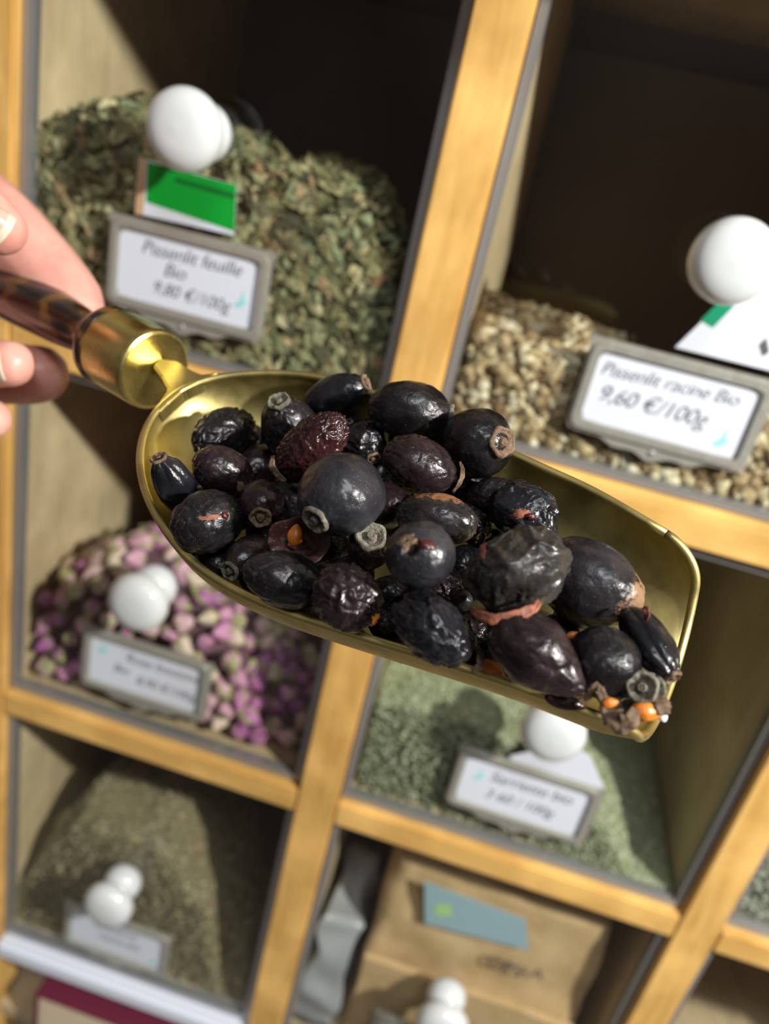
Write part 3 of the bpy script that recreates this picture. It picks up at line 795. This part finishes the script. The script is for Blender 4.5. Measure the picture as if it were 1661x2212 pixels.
def berry_mesh(a, b, kind, seed, hole=False):
    fine = kind in ('wrinkle', 'crumple', 'ridge')
    NT, NPh = (96, 124) if fine else (72, 92)
    bm = bmesh.new(); rings = []
    sv = Vector((seed * 3.7, seed * 1.3, seed * 2.1))
    def P(t, ph):
        x = math.cos(t); r = math.sin(t) ** .92
        if kind == 'pear': r *= 1 - .42 * max(0, x) ** 1.1 + .06 * (1 - x)*0
        if kind == 'slim': r *= 1 - .22 * x * x
        if kind == 'spindle': r *= 1 - .30 * abs(x) ** 2.2
        r *= 1 - .07 * max(0, x) ** 3
        y, z = r * math.cos(ph), r * math.sin(ph)
        d = Vector((x, y, z))
        q = d * 1.0 + sv
        k = 1 + .055 * noise.noise(q * 1.2) + .022 * noise.noise(q * 3)
        k += .010 * noise.noise(q * 8) + .006 * noise.noise(q * 17)
        if kind in ('smooth', 'dent', 'pear', 'spindle'): k += .020 * (1 - min(1, abs(noise.noise(q * 3.3 + Vector((4, 4, 4)))) * 6)) * max(0, noise.noise(q * 1.4 + Vector((2, 0, 9))) + .35)
        if kind == 'smooth': k += .018 * (1 - abs(noise.noise(q * 2.2))) * noise.noise(q * 4.2)
        if kind in ('dent', 'slim', 'pear', 'spindle'):
            k -= .10 * max(0, noise.noise(q * 2.0) - .12) + .035 * (1 - min(1, abs(noise.noise(q * 2.6)) * 7))
        if kind == 'wrinkle':
            w = Vector((noise.noise(q * 2.5), noise.noise(q * 2.5 + Vector((7, 0, 0))), noise.noise(q * 2.5 + Vector((0, 7, 0)))))
            n1 = 1 - min(1, abs(noise.noise((q + w * .35) * 4.3)) * 4.5); n2 = 1 - min(1, abs(noise.noise((q + w * .2) * 8)) * 4)
            k += .075 * n1 + .035 * n2 - .06
        if kind == 'ridge':
            w = Vector((noise.noise(q * 2), noise.noise(q * 2 + Vector((7, 0, 0))), noise.noise(q * 2 + Vector((0, 7, 0)))))
            n1 = 1 - min(1, abs(noise.noise((q + w * .3) * 2.6)) * 3.6)
            k += .075 * n1 - .03 - .13 * max(0, noise.noise(q * 3.1))
        if kind == 'crumple':
            w1 = abs(noise.noise(q * 1.25)); w2 = abs(noise.noise(q * 2.1 + Vector((5, 1, 2))))
            k += .11 * (1 - min(1, w1 * 3.2)) + .05 * (1 - min(1, w2 * 4)) + .12 * noise.noise(q * 1.1 + Vector((0, 8, 0))) - .06
            k += .022 * (1 - min(1, abs(noise.noise(q * 4.5)) * 5))
        if kind == 'ribbed': k += .075 * (abs(math.cos(3.5 * ph + .8 * noise.noise(q))) - .6) * math.sin(t)
        if hole and x > .80:
            ang = math.hypot(y - .10, z * 1.25)
            k -= .42 * max(0, 1 - ang / .30) ** .8
        return Vector((x * a * k, y * b * k, z * b * k))
    for i in range(NT + 1):
        t = PI * i / NT
        if i in (0, NT): rings.append([bm.verts.new(P(max(1e-4, min(PI - 1e-4, t)), 0))])
        else: rings.append([bm.verts.new(P(t, 2 * PI * j / NPh)) for j in range(NPh)])
    for u, w in zip(rings, rings[1:]):
        n_ = NPh
        for k in range(n_):
            k2 = (k + 1) % n_
            if len(u) == 1: bm.faces.new((u[0], w[k], w[k2]))
            elif len(w) == 1: bm.faces.new((u[k], w[0], u[k2]))
            else: bm.faces.new((u[k], w[k], w[k2], u[k2]))
    bmesh.ops.recalc_face_normals(bm, faces=bm.faces)
    return bm
# px, py, half length, half width (px), axis end px (the calyx end) , height over rim plane, kind, material, calyx (radius px, material) , extras, label
G = 'dried berries heaped in the scoop'
BER = [
 (484, 938, 78, 54, (425, 968), -.004, 'ridge', 'dusty', (9, 'calyx'), '', 'wrinkled black oval berry at the back of the scoop, touching the bare brass wall'),
 (378, 1048, 76, 42, (345, 990), -.006, 'ribbed', 'glossy', (19, 'calyx'), '', 'slender glossy black berry with tan stem cap against the left brass rim'),
 (482, 1020, 68, 54, (424, 986), .000, 'dent', 'plum', (13, 'calyx'), 'spot', 'round plum-black berry with small tan fleck, just above the scarred round one'),
 (447, 1127, 80, 69, (380, 1160), .001, 'dent', 'dusty', None, 'scar', 'round dusty black berry with an orange scar and pinhole, near left rim'),
 (565, 1088, 56, 49, (563, 1117), .001, 'smooth', 'plum', (24, 'calyx'), '', 'small dark berry whose ringed brown calyx faces the viewer, left of the largest grey berry'),
 (627, 928, 82, 62, (603, 868), -.003, 'dent', 'dusty', (25, 'calyx_grey'), '', 'black berry with upright grey calyx knob standing behind the dark red wrinkled one'),
 (722, 857, 80, 45, (790, 827), .000, 'smooth', 'glossy', (19, 'calyx'), '', 'long glossy black berry with brown end cap, topmost against the upper rim'),
 (672, 966, 98, 58, (735, 910), .008, 'wrinkle', 'red', None, 'husk', 'dark red deeply wrinkled berry with a papery tan edge'),
 (785, 955, 50, 48, (805, 990), -.002, 'crumple', 'black', (17, 'calyx'), '', 'small crushed black berry in the gap behind the largest grey berry'),
 (738, 1070, 97, 90, (682, 1122), .012, 'smooth', 'bloom', (32, 'calyx_grey'), '', 'largest round blue-grey berry with a pale pentagonal calyx, left of centre'),
 (885, 886, 90, 63, (976, 898), .006, 'smooth', 'black', (25, 'calyx_grey'), '', 'plump black berry on the upper rim with a pale grey-green end cap'),
 (1029, 957, 84, 76, (1082, 955), .006, 'smooth', 'black', (33, 'calyx'), '', 'round black speckled berry with a large ringed brown calyx on its right side'),
 (905, 1005, 85, 61, (985, 1040), .010, 'dent', 'plum', None, 'stem', 'plum-coloured oval berry with shiny dents and a curly brown stem strip'),
 (944, 1122, 90, 56, (1032, 1135), .010, 'dent', 'rust', None, '', 'black oval berry with a rust-brown upper half, behind the berry with the hole'),
 (1075, 1082, 66, 50, (1012, 1070), -.002, 'dent', 'dusty', None, '', 'dull black berry half hidden left of the crumpled shiny one near upper rim'),
 (1133, 1108, 80, 60, (1200, 1150), .004, 'crumple', 'glossy', None, 'tear', 'crumpled shiny black berry split open with a reddish tear, near the upper rim'),
 (908, 1198, 76, 74, (893, 1180), .020, 'smooth', 'bloom', None, 'hole', 'round grey-black berry with a dark hole and tan scar, nearest the viewer'),
 (1117, 1230, 112, 86, (1220, 1190), .016, 'crumple', 'ashen', None, 'torn', 'large crumpled grey translucent berry with a torn reddish underside'),
 (1272, 1262, 116, 92, (1372, 1320), .007, 'smooth', 'scab', None, 'sliver', 'largest right-hand black berry with tan scabs and an orange sliver'),
 (797, 1182, 56, 48, (801, 1160), .004, 'dent', 'plum', (33, 'calyx_grey'), '', 'dark berry with broad grey-green pentagonal calyx, left of the berry with the hole'),
 (537, 1203, 64, 44, (497, 1233), -.004, 'smooth', 'plum', (23, 'calyx_grey'), '', 'dark berry sunk by the lower left rim with a grey square calyx'),
 (618, 1252, 103, 62, (522, 1228), .004, 'spindle', 'black', None, '', 'long matt black spindle-shaped berry lying along the lower left rim'),
 (751, 1291, 79, 69, (815, 1345), .010, 'ridge', 'plum', None, 'orange', 'ridged brown-black berry with orange nick, third along the lower rim'),
 (932, 1356, 100, 66, (1000, 1420), .008, 'ridge', 'glossy', None, '', 'pitted glossy black oval berry at mid lower rim'),
 (1160, 1412, 122, 78, (1262, 1500), .010, 'pear', 'plum', None, '', 'pear-shaped mottled black berry tapering toward the lower rim near the tip'),
 (1304, 1432, 80, 77, (1240, 1400), .006, 'smooth', 'black', None, '', 'round black berry between the pear-shaped one and the ribbed one at the tip'),
 (1402, 1388, 92, 46, (1446, 1462), .004, 'ribbed', 'glossy', (20, 'calyx'), 'tip', 'slender ribbed glossy berry with tan cap hanging over the scoop tip'),
 (1012, 1130, 52, 40, (1050, 1150), -.004, 'crumple', 'black', None, '', 'small crushed black berry between the rust-brown one and the crumpled shiny one'),
 (998, 1297, 25, 23, (998, 1290), -.002, 'smooth', 'scab', None, '', 'tiny round brown berry below the large crumpled grey one'),
]
FILL = [(560, 1010, 60), (640, 1080, 62), (700, 1190, 60), (840, 1090, 62), (850, 1290, 60), (1010, 1230, 62), (1020, 1370, 58), (640, 1325, 40), (880, 1415, 40), (1000, 1455, 40), (1120, 1492, 38), (470, 1215, 38), (410, 1170, 36), (905, 1300, 50), (960, 1440, 46), (1110, 1400, 52), (1210, 1370, 56), (690, 1250, 55), (1000, 1050, 60), (890, 960, 56), (1100, 1330, 58), (800, 1020, 56), (455, 1080, 48), (580, 1150, 52), (1180, 1200, 60), (430, 1060, 44), (510, 1110, 46), (470, 1190, 44), (560, 1245, 46), (680, 1300, 48), (840, 1345, 50), (1080, 1440, 46), (880, 1400, 42), (700, 1140, 50), (760, 1240, 52), (960, 1270, 50), (1060, 1180, 52), (1240, 1340, 50), (1340, 1480, 46), (1250, 1460, 46), (740, 930, 50), (600, 860, 40), (1000, 1400, 44), (540, 950, 46), (940, 930, 46), (1130, 1020, 44)]
items = []
for b in BER:
    px, py, a, w, ae, h = b[:6]
    base = on_plane(px, py, C0 + N * h, N)
    items.append(dict(px=px, py=py, a=a, w=w, ae=ae, P=base, b=b, fix=False))
rf = random.Random(11)
for px, py, r in FILL:
    base = on_plane(px, py, C0 - N * .011, N)
    an = rf.uniform(0, 2 * PI)
    items.append(dict(px=px, py=py, a=r, w=r * .82, ae=(px + math.cos(an) * r * .8, py + math.sin(an) * r * .8), P=base, b=None, fix=False))
def axis_of(it):
    dx, dy = it['ae'][0] - it['px'], it['ae'][1] - it['py']
    L = math.hypot(dx, dy); k = min(1, L / it['a'])
    if it['b'] and it['b'][8] is None and 'hole' not in it['b'][9]: k = max(k, .93)
    vd = ray(it['px'], it['py']).normalized()
    rr_ = (RX - vd * RX.dot(vd)).normalized(); dd_ = vd.cross(rr_)
    if dd_.dot(DN) < 0: dd_ = -dd_
    return ((rr_ * dx + dd_ * dy) / max(L, 1e-6) * k - vd * math.sqrt(max(0, 1 - k * k))).normalized()
def dims(it):
    dep = (it['P'] - CAM).dot(FW); return it['a'] / F * dep, it['w'] / F * dep
def support(it, d):
    a, w = dims(it); c = it['ax'].dot(d); return math.sqrt((a * c) ** 2 + w * w * (1 - c * c))
for it in items: it['ax'] = axis_of(it)
for n_it in range(260):
    mv = 0
    for i in range(len(items)):
        for j in range(i):
            p, q = items[i], items[j]; d = p['P'] - q['P']; L = d.length
            if L > .034: continue
            dn = d / max(L, 1e-6); need = (support(p, dn) + support(q, dn)) * .93
            if L < need:
                vi = ray(p['px'], p['py']).normalized(); s = 1 if (d.dot(FW)) > 0 else -1
                g_ = (need - L) * .35
                p['P'] = p['P'] + vi * g_ * s; q['P'] = q['P'] - ray(q['px'], q['py']).normalized() * g_ * s
                mv = max(mv, g_)
    for it in items:
        l = SMI @ it['P']; a, w = dims(it); rr_ = support(it, N) * .94
        fl_ = bowl_floor(min(l.x, sU), l.y)
        low = fl_ + .0012 + rr_ if fl_ < 0 else -1
        if l.z < low:
            vd = ray(it['px'], it['py']).normalized(); it['P'] = it['P'] + vd * ((low - l.z) / vd.dot(N)) * .7
bowl_pts = [SM @ v.co for v in bowl.data.vertices]
def clear_of_bowl(it):
    if it['b']: return True
    l = SMI @ it['P']; r_ = dims(it)[1]
    if l.x < smin + .006 or l.x > min(sU, sL) - .004: return False
    fl_ = bowl_floor(l.x, l.y)
    if fl_ > -.003 or l.z < fl_ + r_ * .6: return False
    return min((p - it['P']).length for p in bowl_pts) > r_ * .86
items = [it for it in items if clear_of_bowl(it)]
print('berries', len(items))
def berry(it, idx):
    b = it['b']; a, w = dims(it)
    kind, mat, cal, ext, lab = (b[6], b[7], b[8], b[9], b[10]) if b else (['smooth', 'dent', 'dent', 'ridge'][idx % 4], ['black', 'dusty', 'plum'][idx % 3], None, '', '')
    ax = it['ax']; vd = ray(it['px'], it['py']).normalized()
    zz_ = (-vd - ax * (-vd).dot(ax))
    if zz_.length < .05: zz_ = RX - ax * RX.dot(ax)
    zz_.normalize(); yy = zz_.cross(ax)
    if mat == 'rust':      # keep local +Y pointing up the picture
        if yy.dot(DN) > 0: pass
    mw = frame_mat(ax, yy, zz_, it['P'])
    bmx = berry_mesh(a, w, kind, idx + 1, 'hole' in ext); tree = BVHTree.FromBMesh(bmx)
    o = obj('dried_berry', bmx, M[mat], None, True, mw=mw)
    if b: tag(o, lab, 'berry', G)
    else: tag(o, 'black dried berry buried in the dark gaps under the upper ones', 'berry', 'dried berries buried in the scoop')
    dep = (it['P'] - CAM).dot(FW); px = dep / F
    def part(name, bm, m_, T=Matrix(), sm=True):
        q = obj(name, bm, M[m_], None, sm); q.parent = o; q.matrix_local = T; return q
    if cal:
        r = cal[0] * px
        T = Matrix.Translation((a * .965, 0, 0)) @ Matrix.Rotation(PI / 2, 4, 'Y')
        part('calyx', calyx_mesh(r, 5, idx, .0011), cal[1], T)
    def patch(name, ux, uy, lx, ly, m_, lift=.0003, ang=0, seed=0):
        """irregular scab lying on the viewer side; ux,uy picture offsets in px from the centre"""
        bm = bmesh.new(); n = 36; ring = []
        inv = mw.inverted(); oc = inv @ CAM
        def surf(dx, dy):
            wld = it['P'] + RX * dx * px + DN * dy * px
            for q in (1, .96, .9, .82, .7, .5):
                wl = it['P'] + (wld - it['P']) * q; tg = inv @ wl
                hit = tree.ray_cast(oc, (tg - oc).normalized())
                if hit[0] is not None: return hit[0] + hit[1] * lift
            return inv @ wld
        c_ = bm.verts.new(surf(ux, uy))
        mid = []
        for k in range(n):
            t = 2 * PI * k / n; rr2 = 1 + .5 * noise.noise(Vector((math.cos(t) * 2, math.sin(t) * 2, seed + idx))) + .45 * noise.noise(Vector((math.cos(t) * 5, math.sin(t) * 5, seed + idx)))
            dx, dy = math.cos(t) * lx * rr2, math.sin(t) * ly * rr2
            X, Y = dx * math.cos(ang) - dy * math.sin(ang), dx * math.sin(ang) + dy * math.cos(ang)
            mid.append(bm.verts.new(surf(ux + X * .6, uy + Y * .6))); ring.append(bm.verts.new(surf(ux + X, uy + Y) - (inv.to_3x3() @ (-vd)) * lift * 1.6))
        for k in range(n):
            k2 = (k + 1) % n; bm.faces.new((c_, mid[k], mid[k2])); bm.faces.new((mid[k], ring[k], ring[k2], mid[k2]))
        bmesh.ops.recalc_face_normals(bm, faces=bm.faces)
        return part(name, bm, m_)
    def strip(name, pts, wd, m_, lift=.001, th=.0004, seed=0):
        """ragged curled ribbon through picture offsets (dx,dy,towards viewer mm)"""
        bm = bmesh.new(); W_ = [(it['P'] + RX * x_ * px + DN * y_ * px - vd * z_ * .001) for x_, y_, z_ in pts]
        W_ = [mw.inverted() @ p_ for p_ in W_]
        fine = []
        for k in range(len(W_) - 1):
            for q in range(4): fine.append(W_[k].lerp(W_[k + 1], q / 4))
        fine.append(W_[-1]); rows = []
        for k, p_ in enumerate(fine):
            t = k / (len(fine) - 1); d = (fine[min(k + 1, len(fine) - 1)] - fine[max(k - 1, 0)]).normalized()
            s_ = d.cross(Vector((0, 0, 1))).normalized()
            ww = wd * px * (.55 + .45 * math.sin(PI * t)) * (1 + .5 * noise.noise(Vector((k * .6, seed, idx))))
            rows.append([bm.verts.new(p_ + s_ * ww * c2 + Vector((0, 0, abs(c2) * ww * .5 + o2))) for c2, o2 in ((-1, 0), (-.3, 0), (.4, 0), (1, 0), (.9, -th), (0, -th), (-.9, -th))])
        for A_, B_ in zip(rows, rows[1:]):
            for q in range(7): bm.faces.new((A_[q], A_[(q + 1) % 7], B_[(q + 1) % 7], B_[q]))
        bm.faces.new(rows[0][::-1]); bm.faces.new(rows[-1])
        bmesh.ops.recalc_face_normals(bm, faces=bm.faces)
        return part(name, bm, m_)
    if 'spot' in ext: patch('skin_fleck', 38, 30, 10, 12, 'calyx', .0002)
    if 'scar' in ext:
        patch('scar', 8, -9, 30, 6, 'torn', .0001, -.15); patch('pinhole', 38, -14, 9, 9, 'cavity', .0005)
    if 'stem' in ext: strip('stem_strip', [(88, -8, 1), (93, 8, 2), (92, 25, 3), (84, 42, 3), (72, 58, 2)], 5, 'calyx')
    if 'husk' in ext: strip('papery_husk', [(-82, 18, 1), (-84, 40, 2), (-72, 58, 1), (-55, 74, 0)], 8, 'calyx')
    if 'tear' in ext:
        patch('tear', -8, 2, 22, 11, 'torn', .0004, -.3); patch('tear_hole', 12, 8, 14, 8, 'cavity', .0007)
    if 'hole' in ext:
        patch('tan_scar', -24, -25, 25, 18, 'calyx', .0003, -.3); patch('hole', 14, -20, 22, 13, 'cavity', .0004, .35)
    if 'torn' in ext:
        strip('torn_edge', [(-98, 82, 5), (-80, 93, 7.5), (-50, 101, 9), (-20, 99, 9.5), (10, 90, 9.5), (35, 79, 9), (47, 64, 8)], 12, 'torn')
        patch('reddish_fleck', -72, -40, 8, 18, 'torn', .0003)
    if 'sliver' in ext: strip('orange_sliver', [(-48, -78, 1), (-46, -62, 3), (-38, -44, 4), (-34, -24, 5), (-38, -8, 4)], 6, 'torn')
    if 'orange' in ext: patch('orange_nick', 60, 48, 9, 16, 'seed', .0002, .4)
    if 'tip' in ext: strip('reddish_tip', [(-12, -76, 2), (-6, -70, 3), (-4, -58, 3), (-8, -48, 2)], 7, 'torn')
    return o
for i, it in enumerate(items): berry(it, i)

# ------------------------------------------------------------------ broken husks, seeds, crumbs
def seed_mesh(L, w):
    bm = bmesh.new(); bmesh.ops.create_uvsphere(bm, u_segments=20, v_segments=14, radius=1)
    for v in bm.verts:
        x, y, z = v.co; k = 1 - .35 * max(0, x); v.co = Vector((x * L, y * w * k, z * w * .8 * k)) * (1 + .06 * noise.noise(v.co * 2))
    return bm
def place(px, py, h, ang, tilt=0):
    P = on_plane(px, py, C0 + N * h, N)
    ax = (RX * math.cos(ang) + DN * math.sin(ang)).normalized(); z = (-FW).normalized(); ax = (ax * math.cos(tilt) + z * math.sin(tilt)).normalized()
    z = (z - ax * z.dot(ax)).normalized(); return frame_mat(ax, z.cross(ax), z, P)
def shell_mesh(R, seed, depth=.6, open_ang=1.25):
    """open cup with a torn, outward curling edge; opening towards +Z"""
    bm = bmesh.new(); seg, nr = 48, 12; th = .0004; L = []
    for side in (0, 1):
        rows = []
        for j in range(nr + 1):
            row = []
            for k in range(seg):
                a = 2 * PI * k / seg
                oa = open_ang * (1 + .30 * noise.noise(Vector((math.cos(a) * 1.5, math.sin(a) * 1.5, seed))) + .10 * noise.noise(Vector((math.cos(a) * 5, math.sin(a) * 5, seed))))
                t = oa * j / nr; r = R - side * th; fl = max(0, j / nr - .8) * R * .8
                row.append(bm.verts.new((math.cos(a) * (r * math.sin(t) + fl), math.sin(a) * (r * math.sin(t) * .7 + fl), -r * depth * math.cos(t) + .0006 * noise.noise(Vector((math.cos(a) * 3 * t, math.sin(a) * 3 * t, seed))))))
            rows.append(row)
        L.append(rows)
    for rows in L:
        for A_, B_ in zip(rows, rows[1:]):
            for k in range(seg): bm.faces.new((A_[k], A_[(k + 1) % seg], B_[(k + 1) % seg], B_[k]))
    for k in range(seg): bm.faces.new((L[0][-1][k], L[0][-1][(k + 1) % seg], L[1][-1][(k + 1) % seg], L[1][-1][k]))
    bmesh.ops.remove_doubles(bm, verts=bm.verts, dist=1e-7); bmesh.ops.recalc_face_normals(bm, faces=bm.faces)
    return bm
sh = obj('berry_husk', shell_mesh(.0068, 3), M['torn'], None, True, mw=place(645, 1168, .004, .05))
sh.data.materials[0] = skin_mat('husk_skin', (.045, .016, .014), (.30, .15, .08), .18, .35, .6)
tag(sh, 'split open berry husk with torn brown edges left of centre, holding one seed', 'husk')
tag(obj('orange_seed', seed_mesh(.0026, .0019), M['seed'], None, True, mw=place(638, 1156, .0045, -1.4)), 'orange seed lying inside the split open husk', 'seed')
h2 = obj('calyx_husk', shell_mesh(.0056, 9, .35, 1.2), M['calyx_grey'], None, True, mw=place(1372, 1512, .005, -.7, .2))
tag(h2, 'dried tan and grey calyx husk crumpled at the very tip of the scoop', 'husk')
q = obj('calyx', calyx_mesh(.0030, 5, 4, .0010), M['calyx_grey'], None, True); q.parent = h2; q.matrix_local = Matrix.Translation((.0026, .0014, .0006)) @ Matrix.Rotation(-.4, 4, 'X')
def leaf_strip(pts, wd, mat, lab, cat, name, h=.006, seed=0):
    bm = bmesh.new(); W_ = [on_plane(p[0], p[1], C0 + N * (h + p[2] * .001), N) for p in pts]; fine = []
    for k in range(len(W_) - 1):
        for q_ in range(5): fine.append(W_[k].lerp(W_[k + 1], q_ / 5))
    fine.append(W_[-1]); rows = []; px = .165 / F
    for k, p_ in enumerate(fine):
        t = k / (len(fine) - 1); d = (fine[min(k + 1, len(fine) - 1)] - fine[max(k - 1, 0)]).normalized(); s_ = d.cross(FW).normalized()
        ww = wd * px * (.3 + .7 * math.sin(PI * (t * .85 + .1))) * (1 + .5 * noise.noise(Vector((k * .5, seed, 0))))
        rows.append([bm.verts.new(p_ + s_ * ww * c2 - FW * (abs(c2) * ww * .5 + o2)) for c2, o2 in ((-1, 0), (-.3, 0), (.4, 0), (1, 0), (.9, -.0004), (0, -.0004), (-.9, -.0004))])
    for A_, B_ in zip(rows, rows[1:]):
        for q_ in range(7): bm.faces.new((A_[q_], A_[(q_ + 1) % 7], B_[(q_ + 1) % 7], B_[q_]))
    bm.faces.new(rows[0][::-1]); bm.faces.new(rows[-1]); bmesh.ops.recalc_face_normals(bm, faces=bm.faces)
    return tag(obj(name, bm, M[mat], None, True), lab, cat)
leaf_strip([(1300, 1500, 0), (1312, 1535, 2), (1335, 1562, 2), (1362, 1556, 3), (1372, 1530, 3)], 20, 'calyx', 'curled tan husk flake resting on the brass rim at the scoop tip', 'husk', 'husk_flake')
leaf_strip([(1250, 1520, 0), (1272, 1500, 2), (1290, 1482, 4), (1300, 1500, 3), (1305, 1530, 1)], 10, 'calyx', 'spiky forked brown calyx scrap beside the pointed end of the pear-shaped berry', 'husk', 'calyx_scrap', .006, 3)
leaf_strip([(1418, 1500, 1), (1428, 1520, 2), (1432, 1545, 1)], 18, 'calyx', 'small pointed brown sepal overhanging the scoop tip', 'husk', 'dried_sepal', .004, 5)
leaf_strip([(1030, 1395, 0), (1038, 1415, 2), (1036, 1438, 2), (1020, 1455, 1)], 8, 'calyx', 'thin curled brown peel at the right end of the pitted glossy berry', 'husk', 'curled_peel', .004, 6)
tag(obj('orange_seed', seed_mesh(.0028, .0019), M['seed'], None, True, mw=place(1396, 1537, .005, .25)), 'bright orange seed poking out under the calyx husk at scoop tip', 'seed')
tag(obj('orange_seed', seed_mesh(.0016, .0010), M['seed'], None, True, mw=place(1318, 1518, .008, -.1)), 'small orange seed fragment left of the calyx husk', 'seed')
tag(obj('orange_seed', seed_mesh(.0034, .0020), M['seed'], None, True, mw=place(1062, 1450, .000, .6)), 'dull orange seed at the lower rim left of the pear-shaped berry', 'seed')
tag(obj('orange_seed', seed_mesh(.0014, .0007), M['seed'], None, True, mw=place(1236, 1371, .004, -.3)), 'tiny yellow-orange seed sliver above the round berry near the tip', 'seed')
tag(obj('fluff_tuft', seed_mesh(.0009, .0009), M['fuzz'], None, True, mw=place(1432, 1550, .004, 1.2)), 'tiny white fluff tuft below the scoop tip', 'fluff')
tag(obj('purple_berry_scrap', seed_mesh(.0042, .0016), M['red'], None, True, mw=place(1222, 1517, .003, .25)), 'glossy purple scrap of berry skin lying on the lower rim near the tip', 'husk')

# ------------------------------------------------------------------ the hand
def hand_points():
    ch = []
    d0 = dF
    def pt(px, py, off, r): return (at(px, py, d0 + off), r / F * (d0 + off))
    index = [pt(-420, 470, .050, 120), pt(-210, 350, .048, 92), pt(-40, 452, .046, 88), pt(60, 545, .044, 82), pt(140, 640, .040, 76), pt(160, 680, .036, 68)]
    mid = [pt(-440, 640, .056, 120), pt(-240, 700, .058, 84), pt(-60, 790, .052, 74), pt(40, 808, .045, 68), pt(85, 808, .040, 64)]
    ring = [pt(-460, 780, .050, 110), pt(-280, 900, .045, 76), pt(-150, 830, .030, 62), pt(-40, 790, .020, 56), pt(24, 786, .016, 52)]
    pink = [pt(-480, 900, .045, 95), pt(-330, 1010, .040, 66), pt(-190, 960, .032, 56), pt(-70, 915, .026, 50), pt(-20, 905, .024, 46)]
    thumb = [pt(-480, 520, .020, 120), pt(-330, 400, .000, 92), pt(-180, 395, -.006, 78), pt(-60, 450, -.004, 70), pt(2, 495, -.002, 58)]
    palm = [pt(-560, 520, .050, 150), pt(-580, 660, .055, 170), pt(-600, 800, .052, 160), pt(-760, 660, .055, 170), pt(-950, 600, .055, 150), pt(-1150, 540, .05, 160)]
    return index, mid, ring, pink, thumb, palm
index, mid, ring, pink, thumb, palm = hand_points()
bm = bmesh.new()
def capsule(bm, a, b):
    (p, r), (q, s) = a, b
    d = q - p; n = max(3, int(d.length / .0015))
    for k in range(n + 1):
        t = k / n; m_ = Matrix.Translation(p.lerp(q, t))
        bmesh.ops.create_icosphere(bm, subdivisions=2, radius=r * (1 - t) + s * t, matrix=m_)
def smooth_chain(ch):
    out = []
    for i in range(len(ch) - 1):
        P0, P1, P2, P3 = ch[max(i - 1, 0)], ch[i], ch[i + 1], ch[min(i + 2, len(ch) - 1)]
        for k in range(5):
            t = k / 5; f = lambda a, b, c, d: (b * 2 + (c - a) * t + (a * 2 - b * 5 + c * 4 - d) * t * t + (b * 3 - a - c * 3 + d) * t ** 3) * .5
            out.append((f(P0[0], P1[0], P2[0], P3[0]), f(P0[1], P1[1], P2[1], P3[1])))
    out.append(ch[-1]); return out
for ch in (index, mid, ring, pink, thumb):
    sc = smooth_chain(ch)
    for a_, b_ in zip(sc, sc[1:]): capsule(bm, a_, b_)
for a_, b_ in ((0, 1), (1, 2), (0, 3), (1, 3), (2, 3), (3, 4), (4, 5)): capsule(bm, palm[a_], palm[b_])
for ch in (index, mid, ring, pink, thumb): capsule(bm, palm[1], ch[0])
raw = obj('hand', bm, M['skin'])
md = raw.modifiers.new('r', 'REMESH'); md.mode = 'VOXEL'; md.voxel_size = .0011
md = raw.modifiers.new('s', 'SMOOTH'); md.iterations = 7; md.factor = .6
dg = bpy.context.evaluated_depsgraph_get(); dg.update()
me = bpy.data.meshes.new_from_object(raw.evaluated_get(dg))
bpy.data.objects.remove(raw)
for p in me.polygons: p.use_smooth = True
me.materials.clear()
hand = obj('hand', me, M['skin'], None, True)
tag(hand, 'bare hand pinching the scoop handle between thumb and fingers at left edge', 'hand')
def nail(tip, prev, r, lw, tilt, side=None):
    """curved nail plate lying over the finger end, with a free edge"""
    d = (tip - prev).normalized(); v = -FW; v = (v - d * v.dot(d)).normalized()
    if side: v = (v + side).normalized(); v = (v - d * v.dot(d)).normalized()
    s = d.cross(v); bm = bmesh.new(); rows = []
    for i in range(13):
        u = i / 12; row = []
        for j in range(11):
            w_ = (j / 10 - .5) * 2
            ww = .72 * (1 - .12 * (1 - u)) ; ang = w_ * 1.0 * ww
            L = (u - .62) * lw - (w_ * w_) * lw * .10 * (1 if u > .5 else -1) 
            rad = r * 1.015 * (1 - .10 * max(0, u - .55) ** 1.2)
            row.append(bm.verts.new(tip + d * L + (v * math.cos(ang) + s * math.sin(ang)) * rad + v * (.0003 + (.0006 * u if tilt else 0))))
        rows.append(row)
    for A_, B_ in zip(rows, rows[1:]):
        for j in range(10): bm.faces.new((A_[j], A_[j + 1], B_[j + 1], B_[j]))
    bmesh.ops.recalc_face_normals(bm, faces=bm.faces)
    for f in bm.faces:
        f.material_index = 0
    o = obj('fingernail', bm, M['nail'], hand, True)
    o.data.materials.append(M['nail_tip'])
    for k, p in enumerate(o.data.polygons):
        if k // 10 >= 10: p.material_index = 1
    md = o.modifiers.new('t', 'SOLIDIFY'); md.thickness = .0005; md.offset = 0
    return o
nail(thumb[-1][0], thumb[-2][0], thumb[-1][1] * .98, .0135, True)
nail(ring[-1][0], ring[-2][0], ring[-1][1] * .96, .0095, True, DN * .3)
